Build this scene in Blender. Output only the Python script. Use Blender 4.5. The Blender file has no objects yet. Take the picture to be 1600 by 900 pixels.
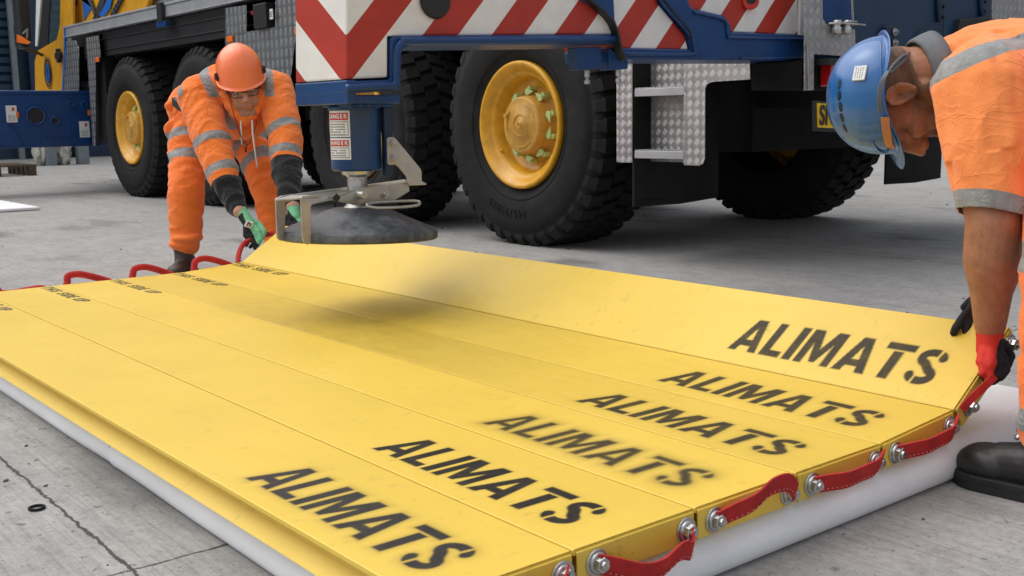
import bpy, bmesh, math, random
import numpy as np
from mathutils import Vector, Matrix, noise
random.seed(7); np.random.seed(7)
R = math.radians
C = bpy.context.scene.collection
S = bpy.context.scene
V = Vector

# ------------------------------------------------------------ camera, sky, sun, exposure
CAM_R = V((0.6305684, 0.7759743, -0.0157254)); CAM_U = V((-0.1096790, 0.1091481, 0.9879561)); CAM_F = V((-0.7683450, 0.6212492, -0.1539335))
cd = bpy.data.cameras.new('camera'); cam = bpy.data.objects.new('camera', cd); C.objects.link(cam)
cam.matrix_world = Matrix(((CAM_R.x, CAM_U.x, -CAM_F.x, 0), (CAM_R.y, CAM_U.y, -CAM_F.y, 0), (CAM_R.z, CAM_U.z, -CAM_F.z, 0.695), (0, 0, 0, 1)))
cd.sensor_width = 36; cd.lens = 38.52; cd.clip_start = 0.05; cd.clip_end = 500
cd.dof.use_dof = True; cd.dof.focus_distance = 3.0; cd.dof.aperture_fstop = 13
S.camera = cam
w_ = bpy.data.worlds.new('World'); S.world = w_; w_.use_nodes = True
nt = w_.node_tree; bg = nt.nodes['Background']
sky = nt.nodes.new('ShaderNodeTexSky'); sky.sky_type = 'NISHITA'; sky.sun_disc = False
SUN_EL, SUN_ROT = R(60), R(238)
sky.sun_elevation = SUN_EL; sky.sun_rotation = SUN_ROT; sky.dust_density = 2; sky.air_density = 1.0; sky.ozone_density = 1.0
hs = nt.nodes.new('ShaderNodeHueSaturation'); hs.inputs['Saturation'].default_value = 0.22
nt.links.new(sky.outputs[0], hs.inputs['Color'])
# overcast: the cloud layer makes the zenith brighter than the horizon, with soft uneven cloud
tcw = nt.nodes.new('ShaderNodeTexCoord'); sx = nt.nodes.new('ShaderNodeSeparateXYZ'); nt.links.new(tcw.outputs['Generated'], sx.inputs[0])
mr = nt.nodes.new('ShaderNodeMapRange'); mr.inputs[1].default_value = -0.05; mr.inputs[2].default_value = 1.0; mr.inputs[3].default_value = 0.85; mr.inputs[4].default_value = 1.75; nt.links.new(sx.outputs['Z'], mr.inputs[0])
cn = nt.nodes.new('ShaderNodeTexNoise'); cn.inputs['Scale'].default_value = 2.5; cn.inputs['Detail'].default_value = 5; nt.links.new(tcw.outputs['Generated'], cn.inputs['Vector'])
cm = nt.nodes.new('ShaderNodeMath'); cm.operation = 'MULTIPLY_ADD'; nt.links.new(cn.outputs['Fac'], cm.inputs[0]); cm.inputs[1].default_value = 0.7; cm.inputs[2].default_value = 0.65
c2 = nt.nodes.new('ShaderNodeMath'); c2.operation = 'MULTIPLY'; nt.links.new(mr.outputs[0], c2.inputs[0]); nt.links.new(cm.outputs[0], c2.inputs[1])
vm = nt.nodes.new('ShaderNodeVectorMath'); vm.operation = 'SCALE'; nt.links.new(hs.outputs[0], vm.inputs[0]); nt.links.new(c2.outputs[0], vm.inputs['Scale'])
nt.links.new(vm.outputs[0], bg.inputs[0]); bg.inputs[1].default_value = 0.11
sd = bpy.data.lights.new('sun', 'SUN'); sun = bpy.data.objects.new('sun', sd); C.objects.link(sun)
sd.energy = 1.2; sd.angle = R(80); sd.color = (1, 0.96, 0.91)
_d = V((math.sin(SUN_ROT) * math.cos(SUN_EL), math.cos(SUN_ROT) * math.cos(SUN_EL), math.sin(SUN_EL)))
sun.rotation_euler = _d.to_track_quat('Z', 'Y').to_euler()
S.view_settings.view_transform = 'Standard'; S.view_settings.look = 'None'; S.view_settings.gamma = 1
S.view_settings.exposure = 0.36

# ------------------------------------------------------------ material helpers
class NT:
    def __init__(s, name):
        s.m = bpy.data.materials.new(name); s.m.use_nodes = True; s.t = s.m.node_tree
        s.b = s.t.nodes['Principled BSDF']; s.l = s.t.links
    def n(s, ty, **k):
        x = s.t.nodes.new(ty)
        for a, v in k.items(): setattr(x, a, v)
        return x
    def math(s, op, a, b=0.0, c=0.0, clamp=False):
        x = s.n('ShaderNodeMath', operation=op); x.use_clamp = clamp
        for i, v in enumerate((a, b, c)):
            if isinstance(v, (int, float)): x.inputs[i].default_value = v
            else: s.l.new(v, x.inputs[i])
        return x.outputs[0]
    def co(s, scale=(1, 1, 1), rot=(0, 0, 0), loc=(0, 0, 0), which='Object'):
        tc = s.n('ShaderNodeTexCoord'); mp = s.n('ShaderNodeMapping')
        mp.inputs['Scale'].default_value = scale; mp.inputs['Rotation'].default_value = rot; mp.inputs['Location'].default_value = loc
        s.l.new(tc.outputs[which], mp.inputs[0]); return mp.outputs[0]
    def noise(s, vec, scale, detail=6, rough=0.6, dist=0.0):
        x = s.n('ShaderNodeTexNoise'); x.inputs['Scale'].default_value = scale; x.inputs['Detail'].default_value = detail
        x.inputs['Roughness'].default_value = rough; x.inputs['Distortion'].default_value = dist
        s.l.new(vec, x.inputs['Vector']); return x.outputs['Fac']
    def ramp(s, fac, stops):
        x = s.n('ShaderNodeValToRGB'); e = x.color_ramp.elements
        while len(e) < len(stops): e.new(0.5)
        for i, (p, c) in enumerate(stops):
            e[i].position = p; e[i].color = (*c, 1) if isinstance(c, tuple) else (c, c, c, 1)
        s.l.new(fac, x.inputs[0]); return x.outputs[0]
    def mix(s, fac, a, b, mode='MIX'):
        x = s.n('ShaderNodeMix', data_type='RGBA', blend_type=mode)
        for i, v in ((0, fac), (6, a), (7, b)):
            if isinstance(v, (int, float)): x.inputs[i].default_value = v
            elif isinstance(v, tuple): x.inputs[i].default_value = (*v, 1)
            else: s.l.new(v, x.inputs[i])
        return x.outputs[2]
    def set(s, **k):
        for a, v in k.items():
            i = s.b.inputs[a.replace('_', ' ')]
            if isinstance(v, (int, float)): i.default_value = v
            elif isinstance(v, tuple): i.default_value = (*v, 1) if len(i.default_value) == 4 else v
            else: s.l.new(v, i)
        return s
    def bump(s, h, strength=0.3, dist=0.01):
        x = s.n('ShaderNodeBump'); x.inputs['Strength'].default_value = strength; x.inputs['Distance'].default_value = dist
        s.l.new(h, x.inputs['Height']); s.l.new(x.outputs[0], s.b.inputs['Normal'])
    def attr(s, name):
        x = s.n('ShaderNodeAttribute'); x.attribute_name = name; return x.outputs['Fac']
    def xyz(s, vec=None):
        x = s.n('ShaderNodeSeparateXYZ'); s.l.new(vec if vec is not None else s.co(), x.inputs[0]); return x.outputs

def paint(name, col, rough=0.4, metal=0.0, dirt=0.25, scale=8, bump=0.05, coat=0.0, streak=False):
    t = NT(name); n = t.noise(t.co((1, 1, 0.3) if streak else (1, 1, 1)), scale, 8, 0.65); n2 = t.noise(t.co(), scale * 6, 4)
    dk = tuple(c * (1 - dirt) for c in col); lt = tuple(min(1, c * (1 + dirt * 0.4)) for c in col)
    c = t.ramp(n, [(0.3, dk), (0.55, col), (0.8, lt)])
    t.set(Base_Color=c, Metallic=metal, Roughness=t.math('ADD', t.math('MULTIPLY', n2, 0.2), rough - 0.1))
    if coat: t.set(Coat_Weight=coat, Coat_Roughness=0.12)
    if bump: t.bump(n2, bump, 0.003)
    return t.m

M = {}
BLUE = (0.008, 0.050, 0.175)
M['blue'] = paint('blue_paint', BLUE, 0.38, dirt=0.25, coat=0.15, bump=0.04); M['blue'].node_tree.nodes['Principled BSDF'].inputs['Specular IOR Level'].default_value = 0.35
M['navy'] = paint('dark_blue_paint', (0.006, 0.022, 0.065), 0.45, dirt=0.3)
M['yellowp'] = paint('amber_paint', (0.70, 0.34, 0.010), 0.42, dirt=0.22, coat=0.2)
M['rimp'] = paint('rim_paint', (0.74, 0.37, 0.012), 0.42, dirt=0.25, scale=14, coat=0.2)
M['hubp'] = paint('hub_paint', (0.58, 0.31, 0.045), 0.5, dirt=0.3, scale=20)
M['black'] = paint('black_paint', (0.012, 0.012, 0.013), 0.5, dirt=0.4)
def tyre_rubber():
    t = NT('tyre_rubber'); n = t.noise(t.co(), 7, 10, .75); f = t.noise(t.co(), 60, 6, .8); sc = t.noise(t.co((1, 1, 1), loc=(3, 3, 3)), 22, 12, .85)
    c = t.ramp(n, [(0.35, (0.010, 0.010, 0.0105)), (0.6, (0.020, 0.0195, 0.019)), (0.8, (0.045, 0.042, 0.038))])
    c = t.mix(t.ramp(sc, [(0.60, 0.0), (0.68, 0.5)]), c, (0.085, 0.080, 0.073)); t.set(Base_Color=c, Roughness=.75, Specular_IOR_Level=.22); t.bump(t.math('ADD', f, sc), .35, .004); return t.m
M['dark'] = paint('dark_steel', (0.009, 0.009, 0.010), 0.7, dirt=0.5); M['dark'].node_tree.nodes['Principled BSDF'].inputs['Specular IOR Level'].default_value = 0.2
M['rubber'] = paint('black_rubber', (0.015, 0.015, 0.0155), 0.75, dirt=0.5, scale=5, bump=0.25); M['rubber'].node_tree.nodes['Principled BSDF'].inputs['Specular IOR Level'].default_value = 0.22
M['steel'] = paint('zinc_steel', (0.50, 0.49, 0.45), 0.42, metal=0.75, dirt=0.3, scale=10, bump=0.06)
M['bolt'] = paint('bolt_steel', (0.55, 0.55, 0.54), 0.3, metal=1.0, dirt=0.35, scale=60)
M['alu'] = paint('aluminium_profile', (0.50, 0.51, 0.53), 0.45, metal=0.6, dirt=0.2, scale=5)
M['tyre'] = tyre_rubber()
M['galv'] = paint('galvanised_box', (0.33, 0.38, 0.42), 0.5, metal=0.5, dirt=0.3, scale=15)
M['white'] = paint('white_label', (0.72, 0.72, 0.70), 0.5, dirt=0.08)
M['redlabel'] = paint('red_label', (0.55, 0.03, 0.025), 0.45, dirt=0.1)
M['ink'] = paint('label_ink', (0.02, 0.02, 0.02), 0.6)
M['greyink'] = paint('label_print', (0.28, 0.28, 0.28), 0.6)

M['orange'] = paint('orange_reflector', (0.85, 0.17, 0.01), 0.3, dirt=0.1)
M['lime'] = paint('lime_plastic', (0.50, 0.68, 0.27), 0.45, dirt=0.12)
M['plate'] = paint('plate_yellow', (0.80, 0.50, 0.02), 0.4, dirt=0.08)
M['brightblue'] = paint('bright_blue_print', (0.010, 0.13, 0.50), 0.4, dirt=0.1)
M['taillight'] = paint('red_lens', (0.45, 0.010, 0.012), 0.18, dirt=0.2, coat=1.0)
M['cream'] = paint('cream_kerb', (0.60, 0.48, 0.22), 0.7)
M['sack'] = paint('white_sack', (0.62, 0.61, 0.53), 0.8, dirt=0.5, scale=25, bump=0.5)
M['greypost'] = paint('grey_post', (0.20, 0.23, 0.25), 0.6)
M['wood'] = paint('old_timber', (0.10, 0.07, 0.045), 0.85, dirt=0.5, scale=25, bump=0.6)
def glass():
    t = NT('window_glass'); t.set(Base_Color=(0.05, 0.08, 0.09), Roughness=0.06, Metallic=0.0, Coat_Weight=0.6); return t.m
M['glass'] = glass()
def lens():
    t = NT('spectacle_lens'); t.set(Base_Color=(0.95, 0.97, 0.97), Roughness=0.02, Transmission_Weight=1.0, IOR=1.05); return t.m
M['lens'] = lens()

def diamond(name, ax, base=(0.42, 0.42, 0.43), p=0.030, far=False):
    # five-bar tread plate: cells of raised bars, alternating in direction
    t = NT(name); x = t.xyz(); a, b = x[ax[0]], (x['Z'] if ax != 'XY' else x['Y'])
    k = 1 / (p * 1.4142)
    u = t.math('MULTIPLY', t.math('ADD', a, b), k); v = t.math('MULTIPLY', t.math('SUBTRACT', a, b), k)
    fu, fv = t.math('FRACT', u), t.math('FRACT', v)
    par = t.math('MODULO', t.math('ADD', t.math('ADD', t.math('FLOOR', u), t.math('FLOOR', v)), 400.0), 2.0)
    par = t.math('ABSOLUTE', par)
    def bars(p1, p2):
        s = t.math('ABSOLUTE', t.math('SINE', t.math('MULTIPLY', p1, math.pi * 5)))
        e = t.math('SUBTRACT', 0.5, t.math('ABSOLUTE', t.math('SUBTRACT', p2, 0.5)))
        m = t.math('MULTIPLY', t.math('SUBTRACT', e, 0.06), 9.0, clamp=True)
        return t.math('MULTIPLY', t.math('MULTIPLY', s, s), m)
    h = t.math('ADD', t.math('MULTIPLY', bars(fu, fv), par), t.math('MULTIPLY', bars(fv, fu), t.math('SUBTRACT', 1.0, par)))
    if far:
        e1 = t.math('DIVIDE', t.math('SUBTRACT', fu, fv), 0.86); e2 = t.math('DIVIDE', t.math('SUBTRACT', t.math('ADD', fu, fv), 1.0), 0.52)
        ln = t.math('LESS_THAN', t.math('ADD', t.math('MULTIPLY', e1, e1), t.math('MULTIPLY', e2, e2)), 1.0); h = t.math('MULTIPLY', ln, t.math('ADD', t.math('MULTIPLY', par, 0.85), 0.12)); par = h
    n = t.noise(t.co(), 9, 6, 0.7)
    c = t.ramp(n, [(0.3, tuple(v * 0.55 for v in base)), (0.6, base), (0.8, tuple(v * 1.25 for v in base))])
    c = t.mix(t.math('MULTIPLY', h, t.math('ADD', t.math('MULTIPLY', par, 0.55 if far else 0.30), 0.30)), c, (0.80, 0.79, 0.78)); c = t.mix(t.math('MULTIPLY', t.math('SUBTRACT', 1.0, par), 0.35 if far else 0.12), c, tuple(v * 0.35 for v in base))  # glint painted in: cells of one bar direction lighter, the others darker
    t.set(Base_Color=c, Metallic=0.85, Roughness=t.math('SUBTRACT', 0.48, t.math('MULTIPLY', h, 0.16)))
    t.bump(h, 0.6, 0.002); return t.m
M['diaX'] = diamond('tread_plate_side', 'X', (0.46, 0.44, 0.43)); M['diaY'] = diamond('tread_plate_rear', 'Y'); M['diaF'] = diamond('tread_plate_lozenge', 'X', (0.30, 0.31, 0.32), 0.050, True); M['diaT'] = diamond('tread_plate_top', 'XY')

def stripes(name, q0, xc=None, yc=0.0, period=0.2474):
    # red and white retro-reflective board; on the end face (beyond yc) the stripes run the other way
    t = NT(name); x = t.xyz(); y = x['Y']; zz = t.math('DIVIDE', t.math('SUBTRACT', x['Z'], 1.0), 1.08)
    if xc is not None: y = t.math('ADD', y, t.math('MULTIPLY', t.math('SUBTRACT', xc, x['X']), 0.62))
    q = t.math('SUBTRACT', y, zz)
    s = t.math('FRACT', t.math('ADD', t.math('DIVIDE', t.math('SUBTRACT', q, q0), period), 20.0))
    red = t.math('LESS_THAN', s, 0.5)
    n = t.noise(t.co((1, 1, 2)), 7, 8, 0.7)
    r_ = t.ramp(n, [(0.3, (0.36, 0.022, 0.010)), (0.7, (0.47, 0.032, 0.014))]); w = t.ramp(n, [(0.3, (0.68, 0.67, 0.65)), (0.65, (0.80, 0.79, 0.77))])
    t.set(Base_Color=t.mix(red, w, r_), Roughness=0.42); t.bump(t.noise(t.co(), 60), 0.04, 0.002)
    return t.m

# ------------------------------------------------------------ mesh helpers
def link(name, me, mat=None, parent=None, smooth=False, bevel=0.0, loc=None):
    o = bpy.data.objects.new(name, me); C.objects.link(o)
    if mat is not None:
        me.materials.clear(); me.materials.append(mat)
    if smooth:
        me.polygons.foreach_set('use_smooth', [True] * len(me.polygons))
    if bevel:
        b = o.modifiers.new('bevel', 'BEVEL'); b.width = bevel; b.segments = 2; b.limit_method = 'ANGLE'; b.angle_limit = R(40)
    if parent: o.parent = parent
    if loc is not None: o.location = loc
    return o
def thing(name, label, cat, loc=(0, 0, 0), group=None):
    o = bpy.data.objects.new(name, None); C.objects.link(o); o.location = loc; o.empty_display_size = 0.1
    o['label'] = label; o['category'] = cat
    if group: o['group'] = group
    return o
def tag(o, label, cat, group=None):
    o['label'] = label; o['category'] = cat
    if group: o['group'] = group
    return o
class MB:
    def __init__(s): s.bm = bmesh.new()
    def box(s, lo, hi, mat=None):
        lo, hi = V(lo), V(hi); vs = [s.bm.verts.new((x, y, z)) for x in (lo.x, hi.x) for y in (lo.y, hi.y) for z in (lo.z, hi.z)]
        if mat is not None:
            for v in vs: v.co = mat @ v.co
        for f in ((0, 1, 3, 2), (4, 6, 7, 5), (0, 4, 5, 1), (2, 3, 7, 6), (0, 2, 6, 4), (1, 5, 7, 3)): s.bm.faces.new([vs[i] for i in f])
        return s
    def obox(s, c, ex, ey, ez):      # centre and three half-axis vectors
        c, ex, ey, ez = V(c), V(ex), V(ey), V(ez)
        vs = [s.bm.verts.new(c + a * ex + b * ey + d * ez) for a in (-1, 1) for b in (-1, 1) for d in (-1, 1)]
        for f in ((0, 1, 3, 2), (4, 6, 7, 5), (0, 4, 5, 1), (2, 3, 7, 6), (0, 2, 6, 4), (1, 5, 7, 3)): s.bm.faces.new([vs[i] for i in f])
        return s
    def prism(s, pts, off):          # pts: 3D polygon, off: extrusion vector
        a = [s.bm.verts.new(V(p)) for p in pts]; b = [s.bm.verts.new(V(p) + V(off)) for p in pts]; n = len(a)
        s.bm.faces.new(a); s.bm.faces.new(b[::-1])
        for i in range(n): s.bm.faces.new([a[i], b[i], b[(i + 1) % n], a[(i + 1) % n]])
        return s
    def ring(s, c, ax, r, n, ph=0.0):
        ax = V(ax).normalized(); t = V((0, 0, 1)) if abs(ax.z) < 0.9 else V((1, 0, 0)); e1 = ax.cross(t).normalized(); e2 = ax.cross(e1)
        return [s.bm.verts.new(V(c) + r * (math.cos(ph + 2 * math.pi * i / n) * e1 + math.sin(ph + 2 * math.pi * i / n) * e2)) for i in range(n)]
    def loft(s, rings, cap=True):
        n = len(rings[0])
        for a, b in zip(rings, rings[1:]):
            for i in range(n): s.bm.faces.new([a[i], a[(i + 1) % n], b[(i + 1) % n], b[i]])
        if cap: s.bm.faces.new(rings[0][::-1]); s.bm.faces.new(rings[-1])
        return s
    def cyl(s, p0, p1, r0, r1=None, n=24):
        r1 = r0 if r1 is None else r1; ax = V(p1) - V(p0)
        return s.loft([s.ring(p0, ax, r0, n), s.ring(p1, ax, r1, n)])
    def lathe(s, c, ax, prof, n=48, cap=True):   # prof: list of (dist along axis, radius)
        ax = V(ax).normalized()
        return s.loft([s.ring(V(c) + ax * d, ax, max(r, 1e-4), n) for d, r in prof], cap)
    def tube(s, pts, r, n=10, closed=False):
        pts = [V(p) for p in pts]; m = len(pts); rs = []
        rr = r if hasattr(r, '__len__') else [r] * m
        prev = None
        for i in range(m):
            a = pts[(i - 1) % m] if (i > 0 or closed) else pts[i]; b = pts[(i + 1) % m] if (i < m - 1 or closed) else pts[i]
            t = (b - a).normalized()
            if prev is None:
                u = t.cross(V((0, 0, 1)));
                if u.length < 0.1: u = t.cross(V((1, 0, 0)))
            else: u = prev - t * prev.dot(t)
            u.normalize(); prev = u; w = t.cross(u)
            rs.append([s.bm.verts.new(pts[i] + rr[i] * (math.cos(2 * math.pi * k / n) * u + math.sin(2 * math.pi * k / n) * w)) for k in range(n)])
        if closed: rs.append(rs[0])
        return s.loft(rs, not closed)
    def band(s, pts, wid, th):       # flat webbing along pts; wid: list of width vectors, th: thickness
        rs = []; m = len(pts); pts = [V(p) for p in pts]
        for i in range(m):
            t = (pts[min(i + 1, m - 1)] - pts[max(i - 1, 0)]).normalized(); w = V(wid[i] if isinstance(wid, list) else wid); nn = t.cross(w).normalized() * th * 0.5
            rs.append([s.bm.verts.new(pts[i] + a * w * 0.5 + b * nn) for a, b in ((1, 1), (-1, 1), (-1, -1), (1, -1))])
        return s.loft(rs)
    def build(s, name, mat, parent=None, **k):
        bmesh.ops.recalc_face_normals(s.bm, faces=s.bm.faces)
        me = bpy.data.meshes.new(name); s.bm.to_mesh(me); s.bm.free(); return link(name, me, mat, parent, **k)
def smoothpath(pts, k=6):
    pts = [V(p) for p in pts]; out = []
    P_ = [pts[0]] + pts + [pts[-1]]
    for i in range(1, len(P_) - 2):
        for j in range(k):
            t = j / k; a, b, c, d = P_[i - 1], P_[i], P_[i + 1], P_[i + 2]
            out.append(0.5 * ((2 * b) + (c - a) * t + (2 * a - 5 * b + 4 * c - d) * t * t + (3 * b - a - 3 * c + d) * t ** 3))
    return out + [pts[-1]]
def text(body, size, mat, parent, origin, ex, ey, thick=0.0008, bold=0.0, name='lettering', raw=False):
    cu = bpy.data.curves.new(name, 'FONT'); cu.body = body; cu.size = size; cu.align_x = 'CENTER'; cu.align_y = 'CENTER'; cu.offset = bold; cu.extrude = thick
    o = bpy.data.objects.new(name, cu); C.objects.link(o); dg = bpy.context.evaluated_depsgraph_get()
    me = bpy.data.meshes.new_from_object(o.evaluated_get(dg)); bpy.data.objects.remove(o)
    kx_ = V(ex).length if raw else 1.0; ex, ey = V(ex).normalized(), V(ey).normalized(); ez = ex.cross(ey); ex = ex * kx_
    me.transform(Matrix(((ex.x, ey.x, ez.x, origin[0]), (ex.y, ey.y, ez.y, origin[1]), (ex.z, ey.z, ez.z, origin[2]), (0, 0, 0, 1))))
    return link(name, me, mat, parent)

# ------------------------------------------------------------ ground
def ground_mat():
    t = NT('concrete_yard'); co = t.co(); x = t.xyz()
    big = t.noise(co, 0.55, 6, 0.6); mid = t.noise(co, 3.2, 8, 0.7); fine = t.noise(co, 60, 8, 0.8)
    streak = t.noise(t.co((2.2, 55, 1), (0, 0, R(3))), 1.6, 8, 0.7); streak2 = t.noise(t.co((1.2, 18, 1), (0, 0, R(3))), 1.6, 6, 0.6)
    speck = t.noise(co, 38, 3, 0.5)
    c = t.ramp(mid, [(0.25, (0.25, 0.238, 0.222)), (0.5, (0.375, 0.360, 0.338)), (0.75, (0.50, 0.482, 0.455))])
    c = t.mix(0.35, c, t.ramp(big, [(0.35, (0.23, 0.222, 0.212)), (0.65, (0.45, 0.43, 0.40))]))
    c = t.mix(t.math('MULTIPLY', t.ramp(streak, [(0.42, 0.0), (0.68, 1.0)]), 0.62), c, (0.15, 0.144, 0.136))
    c = t.mix(t.math('MULTIPLY', t.ramp(streak2, [(0.5, 0.0), (0.75, 1.0)]), 0.25), c, (0.42, 0.41, 0.39))
    c = t.mix(t.ramp(speck, [(0.655, 0.0), (0.69, 0.85)]), c, (0.05, 0.048, 0.045))
    pit = t.noise(co, 110, 4, 0.6); c = t.mix(t.ramp(pit, [(0.60, 0.0), (0.66, 0.8)]), c, (0.10, 0.097, 0.09)); lt = t.noise(t.co(loc=(4, 7, 0)), 75, 4, 0.6); c = t.mix(t.ramp(lt, [(0.66, 0.0), (0.74, 0.5)]), c, (0.55, 0.53, 0.50))
    c = t.mix(0.30, c, t.ramp(fine, [(0.3, 0.12), (0.7, 0.58)]))
    md2 = t.noise(t.co(loc=(9, 2, 0)), 9, 10, 0.85); c = t.mix(0.40, c, t.mix(1.0, c, t.ramp(md2, [(0.32, 0.30), (0.5, 0.95), (0.7, 1.35)]), 'MULTIPLY'))
    oil = t.noise(t.co((1, 2.2, 1)), 1.1, 4, 0.5)
    c = t.mix(t.math('MULTIPLY', t.ramp(oil, [(0.60, 0.0), (0.72, 1.0)]), 0.55), c, (0.06, 0.058, 0.055))
    # saw-cut joints with crumbling edges
    wob = t.math('MULTIPLY', t.math('SUBTRACT', t.noise(co, 14, 6, 0.75), 0.5), 0.030)
    def joint(axis, offs, period):
        d = t.math('ADD', t.math('SUBTRACT', x[axis], offs), wob)
        d = t.math('PINGPONG', t.math('ADD', d, 40 * period), period / 2)
        wdt = t.math('MULTIPLY', t.noise(co, 9, 6, 0.85), 0.0095)
        return t.math('LESS_THAN', d, t.math('ADD', wdt, -0.0014))
    j = t.math('MAXIMUM', joint('Y', 0.560, 4.27), joint('X', -1.655, 6.0))
    c = t.mix(t.math('MULTIPLY', j, 0.9), c, t.ramp(fine, [(0.3, (0.010, 0.011, 0.009)), (0.7, (0.045, 0.044, 0.036))]))
    t.set(Base_Color=c, Roughness=t.math('SUBTRACT', 0.86, t.math('MULTIPLY', mid, 0.2)))
    h = t.math('SUBTRACT', t.math('ADD', t.math('ADD', t.math('MULTIPLY', fine, 0.35), t.math('MULTIPLY', streak, 0.55)), t.math('MULTIPLY', mid, 0.4)), t.math('MULTIPLY', j, 1.4))
    t.bump(h, 0.8, 0.007); return t.m
g = MB(); g.bm.faces.new([g.bm.verts.new(p) for p in ((-200, -200, 0), (200, -200, 0), (200, 200, 0), (-200, 200, 0))])
gr = g.build('ground', ground_mat()); gr['kind'] = 'structure'
gm = MB()
for i in range(420):       # grit and crumbs lying on the slabs
    if i < 200: x, y = random.uniform(-5, 0.2), random.uniform(0.0, 3.6)
    else: x, y = random.uniform(-14, 1), random.uniform(0.2, 9)
    r = random.choice((0.0012, 0.0016, 0.002, 0.003, 0.0045)) * (1 if i < 200 else 2.0)
    m4 = Matrix.Translation((x, y, r * 0.4)) @ Matrix.Rotation(random.uniform(0, 6), 4, 'Z') @ Matrix.Diagonal((r * random.uniform(1, 2.2), r, r * 0.6, 1))
    bmesh.ops.create_icosphere(gm.bm, subdivisions=1, radius=1, matrix=m4)
st = gm.build('grit', paint('grit_stone', (0.09, 0.085, 0.08), 0.9)); st['kind'] = 'stuff'; st['label'] = 'scattered grit and crumbs on the concrete'; st['category'] = 'grit'
rg = MB(); rg.tube([V((-2.045 + 0.013 * math.cos(a), 0.527 + 0.013 * math.sin(a), 0.003)) for a in [k * math.pi / 10 for k in range(20)]], 0.0026, 8, True)
tag(rg.build('ring_washer', M['dark'], smooth=True), 'small dark metal ring lying alone on the concrete near the slab joint', 'ring')
# ------------------------------------------------------------ foam sheets under the mats
fm = NT('foam_board'); fn = fm.noise(fm.co(), 220, 3, 0.6)
fm.set(Base_Color=fm.ramp(fm.noise(fm.co(), 5, 6), [(0.3, (0.78, 0.79, 0.81)), (0.7, (0.86, 0.87, 0.89))]), Roughness=0.75, Subsurface_Weight=0.0); fm.bump(fn, 0.35, 0.003)
def foam(x0, x1, y0, y1, label, wob=0.006, h=0.0735, group='white foam boards under the yellow mats'):
    # rounded-edge board: outline points with a little waviness, lofted through a rounded section
    prof = [(.014, 0.001), (.009, .004), (.004, .010), (.001, 0.018), (.000, .026), (0.001, 0.036), (0.005, 0.048), (.012, .059), (.022, .068), (0.036, h)]
    out = []
    def side(a, b, n):
        for i in range(n): out.append(V(a).lerp(V(b), i / n))
    side((x0, y0, 0), (x1, y0, 0), 40); side((x1, y0, 0), (x1, y1, 0), 30); side((x1, y1, 0), (x0, y1, 0), 20); side((x0, y1, 0), (x0, y0, 0), 20)
    cx, cy = (x0 + x1) / 2, (y0 + y1) / 2; m = MB(); rings = []
    for ins, z in prof:
        ring = []
        for p in out:
            sx = (p.x - cx) / ((x1 - x0) / 2); sy = (p.y - cy) / ((y1 - y0) / 2)
            k = noise.noise(V((p.x * 2.3, p.y * 2.3, z * 8))) * wob
            q = V((p.x - (1 if sx > 0 else -1) * ins * (abs(sx) > 0.98) + k, p.y - (1 if sy > 0 else -1) * ins * (abs(sy) > 0.98) + k, z + 0.0 + k * 0.3 * (z > 0.01)))
            ring.append(m.bm.verts.new(q))
        rings.append(ring)
    m.loft(rings)
    o = m.build('foam_board', fm.m, smooth=True); es = o.modifiers.new('e', 'EDGE_SPLIT'); es.split_angle = R(50); tag(o, label, 'foam board', group); return o
foam(-2.196, -1.022, 0.708, 2.44, 'white foam board under the lettered right ends of the yellow mats')
foam(-4.16, -2.202, 0.712, 2.30, 'white foam board under the far left ends of the yellow mats')
lone = MB(); lone.box((-11.6, 1.2, 0.004), (-9.45, 2.66, 0.028)); tag(lone.build('foam_board', fm.m, bevel=0.006), 'thin white foam board lying alone on the concrete left of the crouching worker', 'foam board')

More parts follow.
